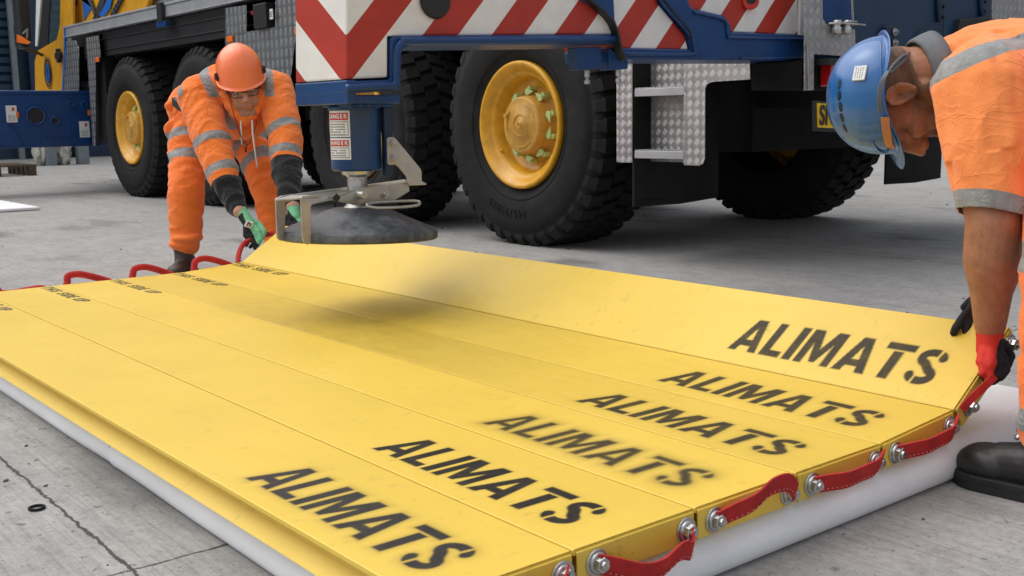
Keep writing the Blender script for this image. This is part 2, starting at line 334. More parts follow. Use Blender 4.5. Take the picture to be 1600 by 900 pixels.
# ------------------------------------------------------------ the yellow mats
MX0, MY0, MW, ML, MT = -1.0302, 0.9307, 0.24014, 3.018, 0.125     # right end, first seam, width, length, top
def arc(cx, cy, rx, ry, a0, a1, n=16): return [(cx + rx * math.cos(R(a0 + (a1 - a0) * i / n)), cy + ry * math.sin(R(a0 + (a1 - a0) * i / n))) for i in range(n + 1)]
S_line = arc(.38, .735, .245, .155, 12, 180, 14) + arc(.40, .735, .265, .17, 190, 245, 6) + arc(.32, .265, .27, .17, 60, 0, 8) + arc(.34, .265, .25, .155, -10, -168, 14)
GL = {
 'A': (.88, [[(0, 0), (.29, 1), (.59, 1), (.88, 0), (.63, 0), (.585, .17), (.295, .17), (.25, 0)]], [[(.345, .36), (.535, .36), (.44, .74)]]),
 'L': (.60, [[(0, 0), (0, 1), (.25, 1), (.25, .19), (.60, .19), (.60, 0)]], []),
 'I': (.25, [[(0, 0), (0, 1), (.25, 1), (.25, 0)]], []),
 'M': (1.0, [[(0, 0), (0, 1), (.31, 1), (.50, .46), (.69, 1), (1.0, 1), (1.0, 0), (.77, 0), (.77, .60), (.58, .06), (.42, .06), (.23, .60), (.23, 0)]], []),
 'T': (.74, [[(0, .80), (0, 1), (.74, 1), (.74, .80)], [(.235, .765), (.495, .765), (.495, 0), (.235, 0)]], []),
 'S': (.74, 'S', [[(.455, .70), (.505, .70), (.56, 1.05), (.50, 1.05)], [(.185, -.05), (.235, -.05), (.27, .33), (.22, .33)]]),
 'H': (.72, [[(0, 0), (0, 1), (.24, 1), (.24, .6), (.48, .6), (.48, 1), (.72, 1), (.72, 0), (.48, 0), (.48, .4), (.24, .4), (.24, 0)]], []),
 'D': (.72, [[(0, 0), (0, 1), (.42, 1), (.66, .86), (.72, .6), (.72, .4), (.66, .14), (.42, 0)]], [[(.25, .2), (.25, .8), (.4, .78), (.47, .6), (.47, .4), (.4, .22)]]),
 'E': (.58, [[(0, 0), (0, 1), (.58, 1), (.58, .81), (.24, .81), (.24, .59), (.54, .59), (.54, .41), (.24, .41), (.24, .19), (.58, .19), (.58, 0)]], []),
 'U': (.72, [[(0, 1), (.25, 1), (.25, .25), (.36, .17), (.47, .25), (.47, 1), (.72, 1), (.72, .2), (.55, 0), (.17, 0), (0, .2)]], []),
 'P': (.66, [[(0, 0), (0, 1), (.45, 1), (.66, .85), (.66, .52), (.45, .36), (.25, .36), (.25, 0)]], [[(.25, .55), (.25, .82), (.38, .82), (.43, .75), (.43, .62), (.38, .55)]]),
 ' ': (.36, [], []),
}
def seg_d(px, py, a, b):
    ax, ay = a; bx, by = b; dx, dy = bx - ax, by - ay
    t = np.clip(((px - ax) * dx + (py - ay) * dy) / (dx * dx + dy * dy + 1e-12), 0, 1)
    return np.hypot(px - ax - t * dx, py - ay - t * dy)
def poly_sd(px, py, poly):
    d = np.full(px.shape, 1e9); ins = np.zeros(px.shape, bool); n = len(poly)
    for i in range(n):
        a, b = poly[i], poly[(i + 1) % n]; d = np.minimum(d, seg_d(px, py, a, b))
        cnd = ((a[1] > py) != (b[1] > py)); xi = (b[0] - a[0]) * (py - a[1]) / ((b[1] - a[1]) + 1e-12) + a[0]
        ins ^= cnd & (px < xi)
    return np.where(ins, -d, d)
def glyph_sd(ch, px, py):
    wd, polys, cuts = GL[ch]; sd = np.full(px.shape, 1e9)
    if polys == 'S':
        for a, b in zip(S_line, S_line[1:]): sd = np.minimum(sd, seg_d(px, py, a, b) - .105)
    else:
        for p in polys: sd = np.minimum(sd, poly_sd(px, py, p))
    for p in cuts: sd = np.maximum(sd, -poly_sd(px, py, p))
    return sd
def line_sd(word, X, Y, x0, x1, y0, y1, gap=.10):
    # signed distance in metres to the word set between x0..x1, y0..y1
    tot = sum(GL[c][0] for c in word) + gap * (len(word) - 1); kx = (x1 - x0) / tot; ky = (y1 - y0); sd = np.full(X.shape, 1e9); cx = x0
    for c in word:
        u, v = (X - cx) / kx, (Y - y0) / ky
        if GL[c][1]: sd = np.minimum(sd, glyph_sd(c, u, v) * min(kx, ky))
        cx += (GL[c][0] + gap) * kx
    return sd
def mat_paint(i, tone, dirt):
    t = NT('yellow_mat_paint_%d' % i if False else 'yellow_mat_paint'); co = t.co(loc=(i * 3.7, i * 1.3, 0)); x = t.xyz()
    n1 = t.noise(co, 2.2, 8, 0.62); n2 = t.noise(t.co((1.2, 5, 1), loc=(i * 5.1, 0, 0)), 5, 8, 0.7); n3 = t.noise(co, 130, 3)
    base = tuple(v * tone for v in (0.755, 0.520, 0.066))
    c = t.ramp(n1, [(0.3, tuple(v * 0.93 for v in base)), (0.55, base), (0.8, (base[0] * 1.05, base[1] * 1.06, base[2] * 1.5))])
    c = t.mix(t.math('MULTIPLY', t.ramp(n2, [(0.52, 0.0), (0.78, 1.0)]), 0.10 + 0.35 * dirt), c, (0.44, 0.30, 0.035))
    # dusty scuffs, and the outrigger foot's soft shadow painted in as a darker zone
    sc = t.noise(t.co((1.5, 9, 1), (0, 0, R(25)), loc=(i * 2.1, 0, 0)), 8, 10, 0.8)
    c = t.mix(t.math('MULTIPLY', t.ramp(sc, [(0.62, 0.0), (0.66, 1.0)]), 0.16 + 0.2 * dirt), c, (0.50, 0.34, 0.04))
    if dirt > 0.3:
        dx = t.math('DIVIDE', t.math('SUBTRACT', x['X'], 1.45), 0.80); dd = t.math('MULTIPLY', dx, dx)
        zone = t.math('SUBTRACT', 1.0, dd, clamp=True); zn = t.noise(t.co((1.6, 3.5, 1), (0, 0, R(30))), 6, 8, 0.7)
        c = t.mix(t.math('MULTIPLY', t.math('MULTIPLY', zone, t.ramp(zn, [(0.3, 0.25), (0.7, 1.0)])), dirt), c, (0.33, 0.215, 0.022))  # dirt also scales this painted shadow
    bs = t.noise(t.co((3.0, 1.2, 1), (0, 0, R(-35)), loc=(i * 4.4, 2, 0)), 13, 12, 0.85); c = t.mix(t.math('MULTIPLY', t.ramp(bs, [(0.57, 0.0), (0.61, 1.0)]), 0.42), c, (0.40, 0.27, 0.05)); ws = t.noise(t.co((1.0, 6, 1), (0, 0, R(60)), loc=(i * 1.4, 5, 0)), 30, 8, 0.8); c = t.mix(t.math('MULTIPLY', t.ramp(ws, [(0.64, 0.0), (0.67, 1.0)]), 0.45), c, (0.85, 0.74, 0.42))
    ch = t.noise(co, 26, 4, 0.7)
    c = t.mix(t.math('MULTIPLY', t.ramp(ch, [(0.715, 0.0), (0.73, 1.0)]), 0.8), c, (0.30, 0.19, 0.03))
    ink = t.attr('ink'); wear = t.noise(t.co((1, 1, 1), loc=(i * 9.1, 0, 0)), 26, 10, 0.8); grain = t.noise(co, 240, 3, 0.7)
    f = t.math('MULTIPLY', ink, t.ramp(t.math('ADD', t.math('MULTIPLY', wear, 0.65), t.math('MULTIPLY', grain, 0.35)), [(0.34, 1.0 if i in (1, 2) else 0.86), (0.56, 0.98), (0.66, 0.92 if i in (1, 2, 4) else 0.66)]), clamp=True)
    c = t.mix(f, c, t.ramp(wear, [(0.35, (0.006, 0.006, 0.007)), (0.7, (0.018, 0.018, 0.021))]))
    rgh = t.math('ADD', t.math('ADD', t.math('MULTIPLY', n2, 0.24), 0.36), t.math('MULTIPLY', f, 0.06)); t.set(Specular_IOR_Level=t.math('SUBTRACT', 0.5, t.math('MULTIPLY', f, 0.33 if i > 1 else 0.15)))
    t.set(Base_Color=c, Roughness=rgh); t.bump(t.math('ADD', n3, t.math('MULTIPLY', n1, 1.4)), 0.10, 0.003)
    return t.m
red = NT('red_webbing'); wv = red.n('ShaderNodeTexWave', bands_direction='DIAGONAL'); red.l.new(red.co(), wv.inputs['Vector']); wv.inputs['Scale'].default_value = 140
red.set(Base_Color=red.ramp(red.noise(red.co(), 30, 6, 0.7), [(0.3, (0.34, 0.008, 0.010)), (0.7, (0.60, 0.022, 0.018))]), Roughness=0.75); red.bump(wv.outputs['Fac'], 0.5, 0.002)
M['redstrap'] = red.m
M['stitch'] = paint('pale_stitching', (0.62, 0.35, 0.30), 0.8)
names = ['nearest', 'second', 'third', 'fourth', 'fifth']
SAG = {2: (-0.030, -0.012, -0.02), 3: (0.024, 0.034, 0.012), 4: (0.0, 0.006, 0.016), 5: (0.0, 0.004, 0.018)}
LAB = ['yellow mat nearest the camera with glossy runny black lettering and an open side groove',
       'yellow mat second from the camera, its red strap sagging below the bolts',
       'yellow mat third from the camera with blurred spray-painted lettering and an arched red strap',
       'grimy yellow mat fourth from the camera with a painted-on shadow, just beyond the palest mat',
       'yellow mat fifth from the camera, nearly flat beside the tilted one',
       'farthest yellow mat, tilted up by both workers below the outrigger foot']
def make_mat(i):
    tilt = (0, 0, 0, 0, 0, R(4), R(33.6))[i]
    root = thing('crane_mat', LAB[i - 1], 'mat', (MX0 - ML, MY0 + (i - 2) * MW - (.0006 if i == 6 else 0), MT + (.0168 if i == 6 else 0)), 'yellow crane mats in a row'); root.rotation_euler = (tilt, 0, 0)
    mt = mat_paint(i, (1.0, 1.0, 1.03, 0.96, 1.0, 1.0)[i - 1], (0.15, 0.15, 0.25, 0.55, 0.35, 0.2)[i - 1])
    y1 = MW - 0.0034
    fs = 0.0022 if i < 4 else 0.003
    xs = list(np.arange(0.0, 0.47, 0.004)) + list(np.arange(0.5, ML - 0.62, 0.1)) + list(np.arange(ML - 0.61, ML - 0.04, fs)) + [ML]
    ys = [0.0, 0.002] + list(np.arange(0.006, y1 - 0.004, 0.0026)) + [y1 - 0.002, y1]
    X, Y = np.meshgrid(np.array(xs), np.array(ys), indexing='ij'); Z = np.zeros_like(X)
    Z[:, 0] = -0.0010; Z[:, -1] = -0.0010
    nx, ny = X.shape
    sdm = line_sd('ALIMATS', X, Y, ML - 0.572, ML - 0.070, MW * 0.175, MW * 0.61)
    soft, halo = [(0.0011, .34), (0.0008, .12), (0.0036, .45), (0.0015, .26), (0.0012, .22), (0.0009, .05)][i - 1]
    kx = noise.noise
    ink = 1 / (1 + np.exp(np.clip(sdm / soft * 2.2, -30, 30))); ink = np.maximum(ink, halo * np.exp(-np.clip(sdm, 0, 1) / (0.011 if i == 3 else 0.007)))
    if i < 6:
        sd2 = line_sd('THIS SIDE UP', X, Y, 0.012, 0.440, MW * 0.76, MW * 0.925, .12)
        ink = np.maximum(ink, .98 / (1 + np.exp(np.clip((sd2 - .0006) / 0.0010 * 2, -30, 30))))
    vs = np.stack([X, Y, Z], -1).reshape(-1, 3).tolist()
    I = np.arange(nx * ny).reshape(nx, ny)
    fc = np.stack([I[:-1, :-1], I[1:, :-1], I[1:, 1:], I[:-1, 1:]], -1).reshape(-1, 4).tolist()
    # sides: near profile (with the recessed joint groove), far profile, ends, bottom
    near = [(-0.0005, -0.0070), (0.0005, -0.0085), (0.022, -0.0100), (0.030, -0.014), (0.030, -0.024), (0.024, -0.036), (0.015, -0.045), (0.006, -0.0500)]
    if i == 1: near = [(-0.0005, -0.0070), (0.0005, -0.0085), (0.024, -0.0100), (0.028, -0.016), (0.021, -0.030), (0.008, -0.041), (-0.003, -0.0480), (-0.005, -0.0500)]
    far = [(y1, -0.014), (y1, -0.030), (y1 + 0.0005, -0.0500)]
    base = len(vs); k0 = list(I[:, 0]); 
    if i == 6: far = [(y1 + 0.001, -0.006), (y1 + 0.004, -0.009), (y1 + 0.004, -0.020), (y1 - 0.002, -0.024), (y1 - 0.002, -0.0500)]
    # use only the coarse x's for the sides
    prevn = [I[a, 0] for a in (0, nx - 1)]; prevf = [I[a, -1] for a in (0, nx - 1)]
    # near strip
    def strip(first_row, prof, flip):
        rows = [first_row]
        for (py, pz) in prof:
            r_ = []
            for xx in (0.0, ML): vs.append([xx, py, pz]); r_.append(len(vs) - 1)
            rows.append(r_)
        return rows
    # duplicate long top edge as 2 verts (hidden T-junction sits 0 mm apart)
    vs.append([0, 0, -0.0010]); vs.append([ML, 0, -0.0010]); n0 = [len(vs) - 2, len(vs) - 1]
    vs.append([0, y1, -0.0010]); vs.append([ML, y1, -0.0010]); f0 = [len(vs) - 2, len(vs) - 1]
    rn = strip(n0, near, 0); rf = strip(f0, far, 0)
    for rows in (rn, rf):
        for a, b in zip(rows, rows[1:]): fc.append([a[0], a[1], b[1], b[0]] if rows is not rn else [a[1], a[0], b[0], b[1]])
    fc.append([rn[-1][1], rn[-1][0], rf[-1][0], rf[-1][1]])
    for e in (0, 1):
        fc.append([r_[e] for r_ in rn] + [r_[e] for r_ in rf[::-1]])
    me = bpy.data.meshes.new('deck'); me.from_pydata(vs, [], fc)
    a = me.attributes.new('ink', 'FLOAT', 'POINT'); full = np.zeros(len(vs), np.float32); full[:nx * ny] = ink.reshape(-1); a.data.foreach_set('value', full)
    me.update(); bm = bmesh.new(); bm.from_mesh(me); bmesh.ops.recalc_face_normals(bm, faces=bm.faces); bm.to_mesh(me); bm.free()
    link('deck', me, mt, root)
    # end plate, set 3 mm proud, with small notch
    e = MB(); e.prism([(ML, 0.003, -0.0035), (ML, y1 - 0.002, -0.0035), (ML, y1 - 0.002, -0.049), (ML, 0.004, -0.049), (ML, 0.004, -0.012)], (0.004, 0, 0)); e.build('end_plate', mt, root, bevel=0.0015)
    def bolt(px, py, pz, sgn):
        b = MB(); b.lathe((px, py, pz), (sgn, 0, 0), [(0, .0195), (.002, .0200), (.0032, .0190)], 32); b.lathe((px + sgn * .0032, py, pz), (sgn, 0, 0), [(0, .0158), (.003, .0154), (.0042, .0132)], 28)
        b.loft([b.ring((px + sgn * .007, py, pz), (sgn, 0, 0), .0120, 6, .3), b.ring((px + sgn * .0140, py, pz), (sgn, 0, 0), .0117, 6, .3), b.ring((px + sgn * .0155, py, pz), (sgn, 0, 0), .011, 6, .3)])
        b.cyl((px + sgn * .0150, py, pz), (px + sgn * .020, py, pz), .0070, .0064, 14)
        b.build('bolt', M['bolt'], root, bevel=0.0006)
    ya, yb = 0.038, 0.216
    zz = -0.0265
    for py in (ya, yb): bolt(ML + 0.0042, py, zz, 1)
    for py in (ya, yb): bolt(-0.001, py, zz, -1)
    # strap on the right end
    q = MB(); xw = ML + 0.014
    if i == 1: pts = [(xw, ya, zz), (xw + .018, .07, zz - .016), (xw + .026, .12, zz - .030), (xw + .022, .17, zz - .022), (xw + .006, .205, zz - .006), (xw, yb, zz + .004)]; wv_ = V((0.008, 0, 0.032))
    elif i < 6:
        s1, s2, s3 = SAG[i]; pts = [(xw - .004, ya - .002, zz), (xw + .006, ya + .024, zz + s1 * .35 + .001), (xw + .016, .10, zz + s1 * .8), (xw + .020, .135, zz + (s1 + s2) * .62), (xw + .020, .175, zz + s2), (xw + .014, .203, zz + s3), (xw + .002, .214, zz + s3 * .3)]; wv_ = V((0.008, 0, 0.031))
    if i < 6:
        sp = smoothpath(pts, 8); q.band(sp, wv_, .0035); so = q.build('strap', M['redstrap'], root, bevel=0.0006)
        st_ = MB()
        for off in (-.0095, .0095):
            for k in range(3, len(sp) - 4, 2):
                a_ = sp[k] + V((.0022, 0, off)); b_ = sp[k].lerp(sp[k + 1], .5) + V((.0022, 0, off)); st_.tube([a_, b_], .0007, 5)
        st_.build('stitching', M['stitch'], so)
        lp = MB(); x0 = -0.016 + random.uniform(-.004, .004); tall = (-.02, -.02, .024, .026, .030, 0)[i - 1]; tw = random.uniform(-.01, .01)
        sp2 = smoothpath([(x0, ya, zz + .002), (x0 - .012, ya + .012, zz + .03), (x0 - .018, .062 + tw, .006 + tall * .80), (x0 - .020, .100 + tw, .004 + tall), (x0 - .018, .145 + tw, tall * .62), (x0 - .010, yb - .018, zz + .018), (x0, yb, zz + .002)], 8)
        lp.tube(sp2, .0125, 12); lp.build('strap', M['redstrap'], root, smooth=True)
    return root
mats = [make_mat(i) for i in range(1, 7)]
def to_local(root, p):
    return Matrix.LocRotScale(root.location, root.rotation_euler, None).inverted() @ V(p)
m6 = mats[5]
q = MB(); pw = [to_local(m6, p) for p in ((-1.0200, 1.9031, 0.1411), (-1.0050, 1.9103, 0.1649), (-0.9950, 1.9339, 0.1847), (-0.9950, 1.9752, 0.2001), (-1.0000, 2.0072, 0.2190))]
sp = smoothpath(pw, 6); wd_ = (V((-0.9950, 1.9752, 0.2001)) - V((-1.0200, 1.9031, 0.1411))).cross(CAM_F).normalized() * .0145; wd_.rotate(Matrix.Rotation(-R(33.6), 3, 'X')); q.band(sp, wd_, .004); q.build('strap', M['redstrap'], m6, bevel=0.0006)
q = MB(); q.tube(smoothpath([to_local(m6, p) for p in ((-4.0600, 1.8791, 0.1349), (-4.1000, 1.9024, 0.1653), (-4.1600, 1.9523, 0.1978), (-4.1700, 2.0095, 0.2187), (-4.1500, 2.0638, 0.2318), (-4.1000, 2.0792, 0.2342), (-4.0600, 2.0744, 0.2059))], 7), .0105, 10); q.build('strap', M['redstrap'], m6, smooth=True)
# ------------------------------------------------------------ the mobile crane
crane = thing('mobile_crane', 'large blue and amber mobile crane with big black tyres and a striped outrigger', 'crane', (-7.5, 5.0, 0))
CI = Matrix.Translation((7.5, -5.0, 0))
def cpart(mb, name, mat, parent=None, **k):
    o = mb.build(name, mat, parent or crane, **k)
    if parent is None: o.location = (7.5, -5.0, 0)
    return o
def ctext(body, size, mat, parent, origin, ex, ey, **k): return text(body, size, mat, parent, origin, ex, ey, **k)
# materials below use world-like object coordinates because every part mesh keeps the crane's own axes
TR, TW, AZ = 0.668, 0.42, 0.652
def wheel_proto():
    root = bpy.data.objects.new('wheel', None); C.objects.link(root); root.empty_display_size = .1
    # tyre: axis +Y, outer face at y=0 side (towards -Y), origin at hub centre in the rim plane
    m = MB(); yb = .03
    prof = [(-.005, .335), (-.012, .352), (-.030, .375), (-.050, .42), (-.058, .47), (-.056, .53), (-.046, .575), (-.040, .578), (-.036, .600), (-.018, .632), (.02, .645), (.36, .645), (.40, .632), (.418, .600), (.43, .55), (.436, .47), (.42, .40), (.39, .345)]
    m.lathe((0, yb, 0), (0, 1, 0), prof, 96, cap=False)
    tyre = m.build('tyre', M['tyre'], root, smooth=True)
    m = MB(); N = 40
    for row, (ya, yb2, off, sk) in enumerate(((-.012, .085, 0, .25), (.093, .19, .5, .45), (.198, .295, 0, -.45), (.303, .40, .5, -.25))):
        for k in range(N):
            a = 2 * math.pi * (k + off) / N; hw = math.pi / N * .80; pts = []
            for (yy, rr, sh) in (((ya + .03), 0, 0), ((yb2 + .03), 0, 1)):
                for da, dr in ((-hw, .628), (-hw * .86, TR), (hw * .86, TR), (hw, .628)):
                    an = a + da + sk * (sh - .5) * 2 * math.pi / N * .6
                    drr = dr - (.010 if (row == 0 and sh == 0 or row == 3 and sh == 1) and dr == TR else 0)
                    pts.append((drr * math.cos(an), yy, drr * math.sin(an)))
            vs = [m.bm.verts.new(p) for p in pts]
            for f in ((0, 1, 2, 3), (7, 6, 5, 4), (0, 4, 5, 1), (1, 5, 6, 2), (2, 6, 7, 3), (3, 7, 4, 0)): m.bm.faces.new([vs[j] for j in f])
            if row in (0, 3):    # shoulder lug running down the sidewall
                y0, y1 = (ya + .032, -.016) if row == 0 else (yb2 + .028, .452)
                y0, y1 = (ya + .032, -.008) if row == 0 else (yb2 + .028, .44)
                pp = []
                for (yy, r1, r2) in ((y0, .60, .664), (y1, .575, .615)):
                    for da, rr in ((-hw * .8, r1), (-hw * .75, r2), (hw * .75, r2), (hw * .8, r1)):
                        an = a + da + (sk * -.5 if row == 0 else sk * .5) * 2 * math.pi / N * .6; pp.append((rr * math.cos(an), yy, rr * math.sin(an)))
                vs = [m.bm.verts.new(p) for p in pp]
                for f in ((0, 1, 2, 3), (7, 6, 5, 4), (0, 4, 5, 1), (1, 5, 6, 2), (2, 6, 7, 3), (3, 7, 4, 0)): m.bm.faces.new([vs[j] for j in f])
    m.build('tread', M['tyre'], tyre, bevel=.003)
    # moulded rings and size lettering on the sidewall
    m = MB()
    for rr in (.400, .555): m.tube([(rr * math.cos(t_ * math.pi / 48), yy, rr * math.sin(t_ * math.pi / 48)) for t_ in range(96) for yy in ((-.016 if rr < .5 else -.016),)], .0022, 6, True)
    m.build('sidewall_ring', M['tyre'], tyre, smooth=True)
    # rim: deep dish
    m = MB(); m.lathe((0, 0, 0), (0, 1, 0), [(.03, .345), (-.004, .343), (-.012, .335), (-.010, .322), (.004, .312), (.012, .300), (.020, .297), (.024, .290), (.030, .288), (.034, .280), (.045, .264), (.10, .256), (.118, .244), (.124, .20), (.124, .10)], 72, cap=False)
    rim = m.build('rim', M['rimp'], root, smooth=True); e = rim.modifiers.new('s', 'SOLIDIFY'); e.thickness = .004
    m = MB(); m.lathe((0, 0, 0), (0, 1, 0), [(.128, .205), (.118, .205), (.112, .175), (.06, .158), (.022, .154), (.014, .148), (.012, .140), (.012, .078), (.009, .076), (.009, .030), (.006, .028), (.002, .010)], 56)
    hub = m.build('hub', M['hubp'], root, smooth=True)
    m = MB(); m.tube([(.058 * math.cos(t_ * math.pi / 20), .008, .058 * math.sin(t_ * math.pi / 20)) for t_ in range(40)], .0025, 6, True)
    m.tube([(.012 * math.cos(t_ * math.pi / 10), .001, .012 * math.sin(t_ * math.pi / 10)) for t_ in range(20)], .003, 6, True)
    for a0 in (20, 140, 260):
        m.tube([(.118 * math.cos(R(a0 + t_ * 4)), .010, .118 * math.sin(R(a0 + t_ * 4))) for t_ in range(14)], .0035, 6)
    m.cyl((-.118, .012, .052), (-.118, -.006, .052), .014, .012, 12)
    m.build('hub_detail', M['hubp'], hub, smooth=False)
    m = MB(); m.tube([(-.20, .05, -.135), (-.24, .045, -.15), (-.285, .03, -.16)], .006, 8); m.build('valve', M['yellowp'], root, smooth=True)
    for k in range(10):     # ten nuts each with a lime pointer
        a = 2 * math.pi * (k + .5) / 10; cx, cz = .178 * math.cos(a), .178 * math.sin(a)
        s_ = 1 if k % 2 else -1; tx, tz = -math.sin(a) * s_, math.cos(a) * s_
        n = MB(); n.cyl((cx * 1.09, .12, cz * 1.09), (cx * 1.09, .070, cz * 1.09), .016, .016, 6)
        pts = [V((cx + .019 * math.cos(b), .058, cz + .019 * math.sin(b))) for b in [math.atan2(tz, tx) + R(50 + 260 * j / 10) for j in range(11)]] + [V((cx + .046 * tx, .058, cz + .046 * tz))]
        n.prism(pts, (0, .012, 0)); n.build('nut_pointer', M['lime'], root, bevel=.002)
    return root
def copy_tree(o, parent=None):
    c_ = o.copy(); C.objects.link(c_)
    if parent: c_.parent = parent
    for ch in list(o.children): copy_tree(ch, c_)
    return c_
wp = wheel_proto()
WX = (-4.617, -6.30, -8.80, -10.414)
ROT = (0.0, 0.9, 1.7, 0.5)
for k, wx in enumerate(WX):
    o = wp if k == 0 else copy_tree(wp); o.parent = crane; o.location = (wx + 7.5, 3.80 - 5.0, AZ); o.rotation_euler = (0, ROT[k], 0)
    f_ = copy_tree(wp); f_.parent = crane; f_.location = (wx + 7.5, 6.30 - 5.0, AZ); f_.rotation_euler = (0, ROT[k] + 1, math.pi)
wp.rotation_euler = (0, 0, 0)
# raised size marking low on the near tyre, reading upside down
ty = [c_ for c_ in wp.children if c_.name.startswith('tyre')][0]
sz = '445/95R25'
for k, ch in enumerate(sz):
    a = R(-90 - 4.6 * (k - 4) - 10); rr = .475
    text(ch, .062, M['rubber'], ty, (rr * math.cos(a), -.029, rr * math.sin(a)), (math.sin(a), 0, -math.cos(a)), (math.cos(a), 0, math.sin(a)), thick=.002, name='raised_marking')
m = MB()
for wx in WX: m.cyl((wx, 4.1, AZ), (wx, 6.0, AZ), .09, n=16); m.lathe((wx, 4.9, AZ), (0, 1, 0), [(-.05, .1), (0, .2), (.3, .2), (.35, .1)], 24)
cpart(m, 'axle', M['dark'])
m = MB(); m.box((-14.0, 4.55, .72), (-3.1, 5.55, 1.18)); cpart(m, 'chassis_frame', M['dark'])
m = MB(); m.box((-11.9, 3.95, 1.36), (-3.35, 6.15, 1.56)); cpart(m, 'deck_underside', M['dark'])
m = MB(); m.box((-10.2, 4.25, .3), (-9.95, 4.7, 1.3)); m.box((-7.6, 4.4, .45), (-7.3, 5.8, 1.3)); m.box((-11.35, 4.0, .42), (-11.15, 5.9, 1.3)); m.box((-8.0, 4.35, .7), (-7.1, 4.6, 1.36)); cpart(m, 'inner_bracket', M['dark'])
# long side valance and alumimium rail
m = MB(); m.box((-11.55, 3.80, 1.345), (-6.75, 3.94, 1.575)); m.box((-11.55, 3.786, 1.50), (-6.75, 3.80, 1.508)); m.box((-11.55, 3.786, 1.40), (-6.75, 3.80, 1.41)); cpart(m, 'side_valance', M['black'], bevel=.004)
m = MB(); m.box((-11.955, 3.74, 1.583), (-6.6, 3.80, 1.672)); m.box((-11.955, 3.73, 1.676), (-6.6, 3.84, 1.694)); m.box((-11.955, 3.733, 1.583), (-6.6, 3.74, 1.592)); cpart(m, 'side_rail', M['alu'], bevel=.003)
m = MB(); m.box((-11.9, 3.845, 1.60), (-2.9, 6.2, 1.66)); cpart(m, 'deck', M['diaT'])
m = MB(); m.box((-9.33, 3.70, 1.54), (-9.23, 3.737, 1.70)); lt = cpart(m, 'rail_latch', M['black'], bevel=.004)
m = MB(); m.box((-9.38, 3.71, 1.50), (-9.18, 3.738, 1.545)); m.build('latch_base', M['blue'], lt, bevel=.003)
# superstructure behind: big amber housing, its printed art, galvanised tray
m = MB(); m.box((-11.75, 4.25, 1.66), (-5.2, 6.0, 3.3)); cpart(m, 'superstructure', M['yellowp'], bevel=.03)
m = MB(); m.prism([(-12.0629, 3.8600, 1.6862), (-11.9027, 3.8600, 2.3508), (-9.7212, 3.8600, 2.0993), (-9.8572, 3.8600, 1.8382), (-10.0079, 3.8600, 1.6832), (-10.4413, 3.8600, 1.6014)], (0, .05, 0)); cpart(m, 'art_panel', M['yellowp'], bevel=.01)
def wallpoly(pts, name, mat, off=.006):
    m = MB(); m.prism([V(p) for p in pts], (0, off, 0)); return cpart(m, name, mat, bevel=.0)
wallpoly([(-11.6649, 3.8500, 1.9442), (-11.3977, 3.8500, 1.9203), (-11.3766, 3.8500, 1.8437), (-11.6333, 3.8500, 1.7384), (-11.6362, 3.8500, 2.0680)], 'printed_art', M['brightblue'])
wallpoly([(-11.3588, 3.8420, 1.7297), (-11.1923, 3.8420, 1.7169), (-10.9562, 3.8420, 1.8802), (-10.7349, 3.8420, 2.0085), (-10.9955, 3.8420, 2.0347), (-11.1168, 3.8420, 1.8946)], 'printed_art', M['ink'])
wallpoly([(-11.1364, 3.8380, 1.7493), (-11.0130, 3.8380, 1.7273), (-10.8198, 3.8380, 1.7960), (-10.7245, 3.8380, 1.9185), (-10.8440, 3.8380, 2.0192), (-10.8921, 3.8380, 1.8743)], 'printed_art', M['brightblue'])
m = MB(); m.prism([(-11.9019, 3.8500, 1.9655), (-11.7825, 3.8500, 1.9548), (-11.8569, 3.8500, 1.8972)], (0, .006, 0)); cpart(m, 'printed_art', M['ink'])
def chain(a, b, n):
    a, b = V(a), V(b); m1, m2 = MB(), MB()
    for k in range(n):
        c_ = a.lerp(b, (k + .5) / n); d = (b - a).normalized(); l = (b - a).length / n * .55; u = V((d.z, 0, -d.x))
        loop = [c_ + d * l * math.cos(t_ * math.pi / 8) + u * l * .6 * math.sin(t_ * math.pi / 8) for t_ in range(16)]
        m1.tube(loop, .012, 6, True); m2.prism([c_ + d * l * .75 * math.cos(t_ * math.pi / 6) + u * l * .42 * math.sin(t_ * math.pi / 6) for t_ in range(12)], (0, .006, 0))
    o = cpart(m1, 'printed_chain', M['ink']); m2.build('chain_fill', M['brightblue'], o)
chain((-11.3814, 3.8400, 1.9431), (-11.2520, 3.8400, 1.7585), 5); chain((-10.4832, 3.8400, 1.8727), (-10.7893, 3.8400, 1.7158), 5)
m = MB(); m.box((-10.05, 3.95, 1.70), (-7.2, 4.18, 1.84)); m.box((-10.05, 3.93, 1.84), (-7.2, 4.20, 1.855)); cpart(m, 'galvanised_tray', M['galv'], bevel=.004)
# tread plates on the side
def sideplate(pts, th=.004, y=3.75, name='tread_plate', mat='diaF'):
    m = MB(); m.prism([V(p) for p in pts], (0, th, 0)); return cpart(m, name, M[mat], bevel=.001)
sideplate([(-8.0172, 3.7200, 1.5486), (-7.6564, 3.7200, 1.5411), (-7.6792, 3.7200, 1.3495), (-7.2199, 3.7200, 1.3536), (-7.2015, 3.7200, 1.5282), (-7.0988, 3.7200, 1.5927), (-6.7888, 3.7200, 1.5629), (-6.8199, 3.7200, 1.3249), (-6.9241, 3.7200, 1.2808), (-7.0518, 3.7200, 0.9293), (-7.1820, 3.7200, 0.7805), (-8.1155, 3.7200, 0.7953)])
m = MB(); m.box((-8.08, 3.80, .85), (-6.9, 3.93, 1.57)); cpart(m, 'side_locker', M['dark'])
m = MB(); m.obox((-7.3984, 3.7400, 1.4436), (.10, 0, 0), (0, .05, 0), (0, 0, .085)); cb = cpart(m, 'control_box', M['black'], bevel=.006)
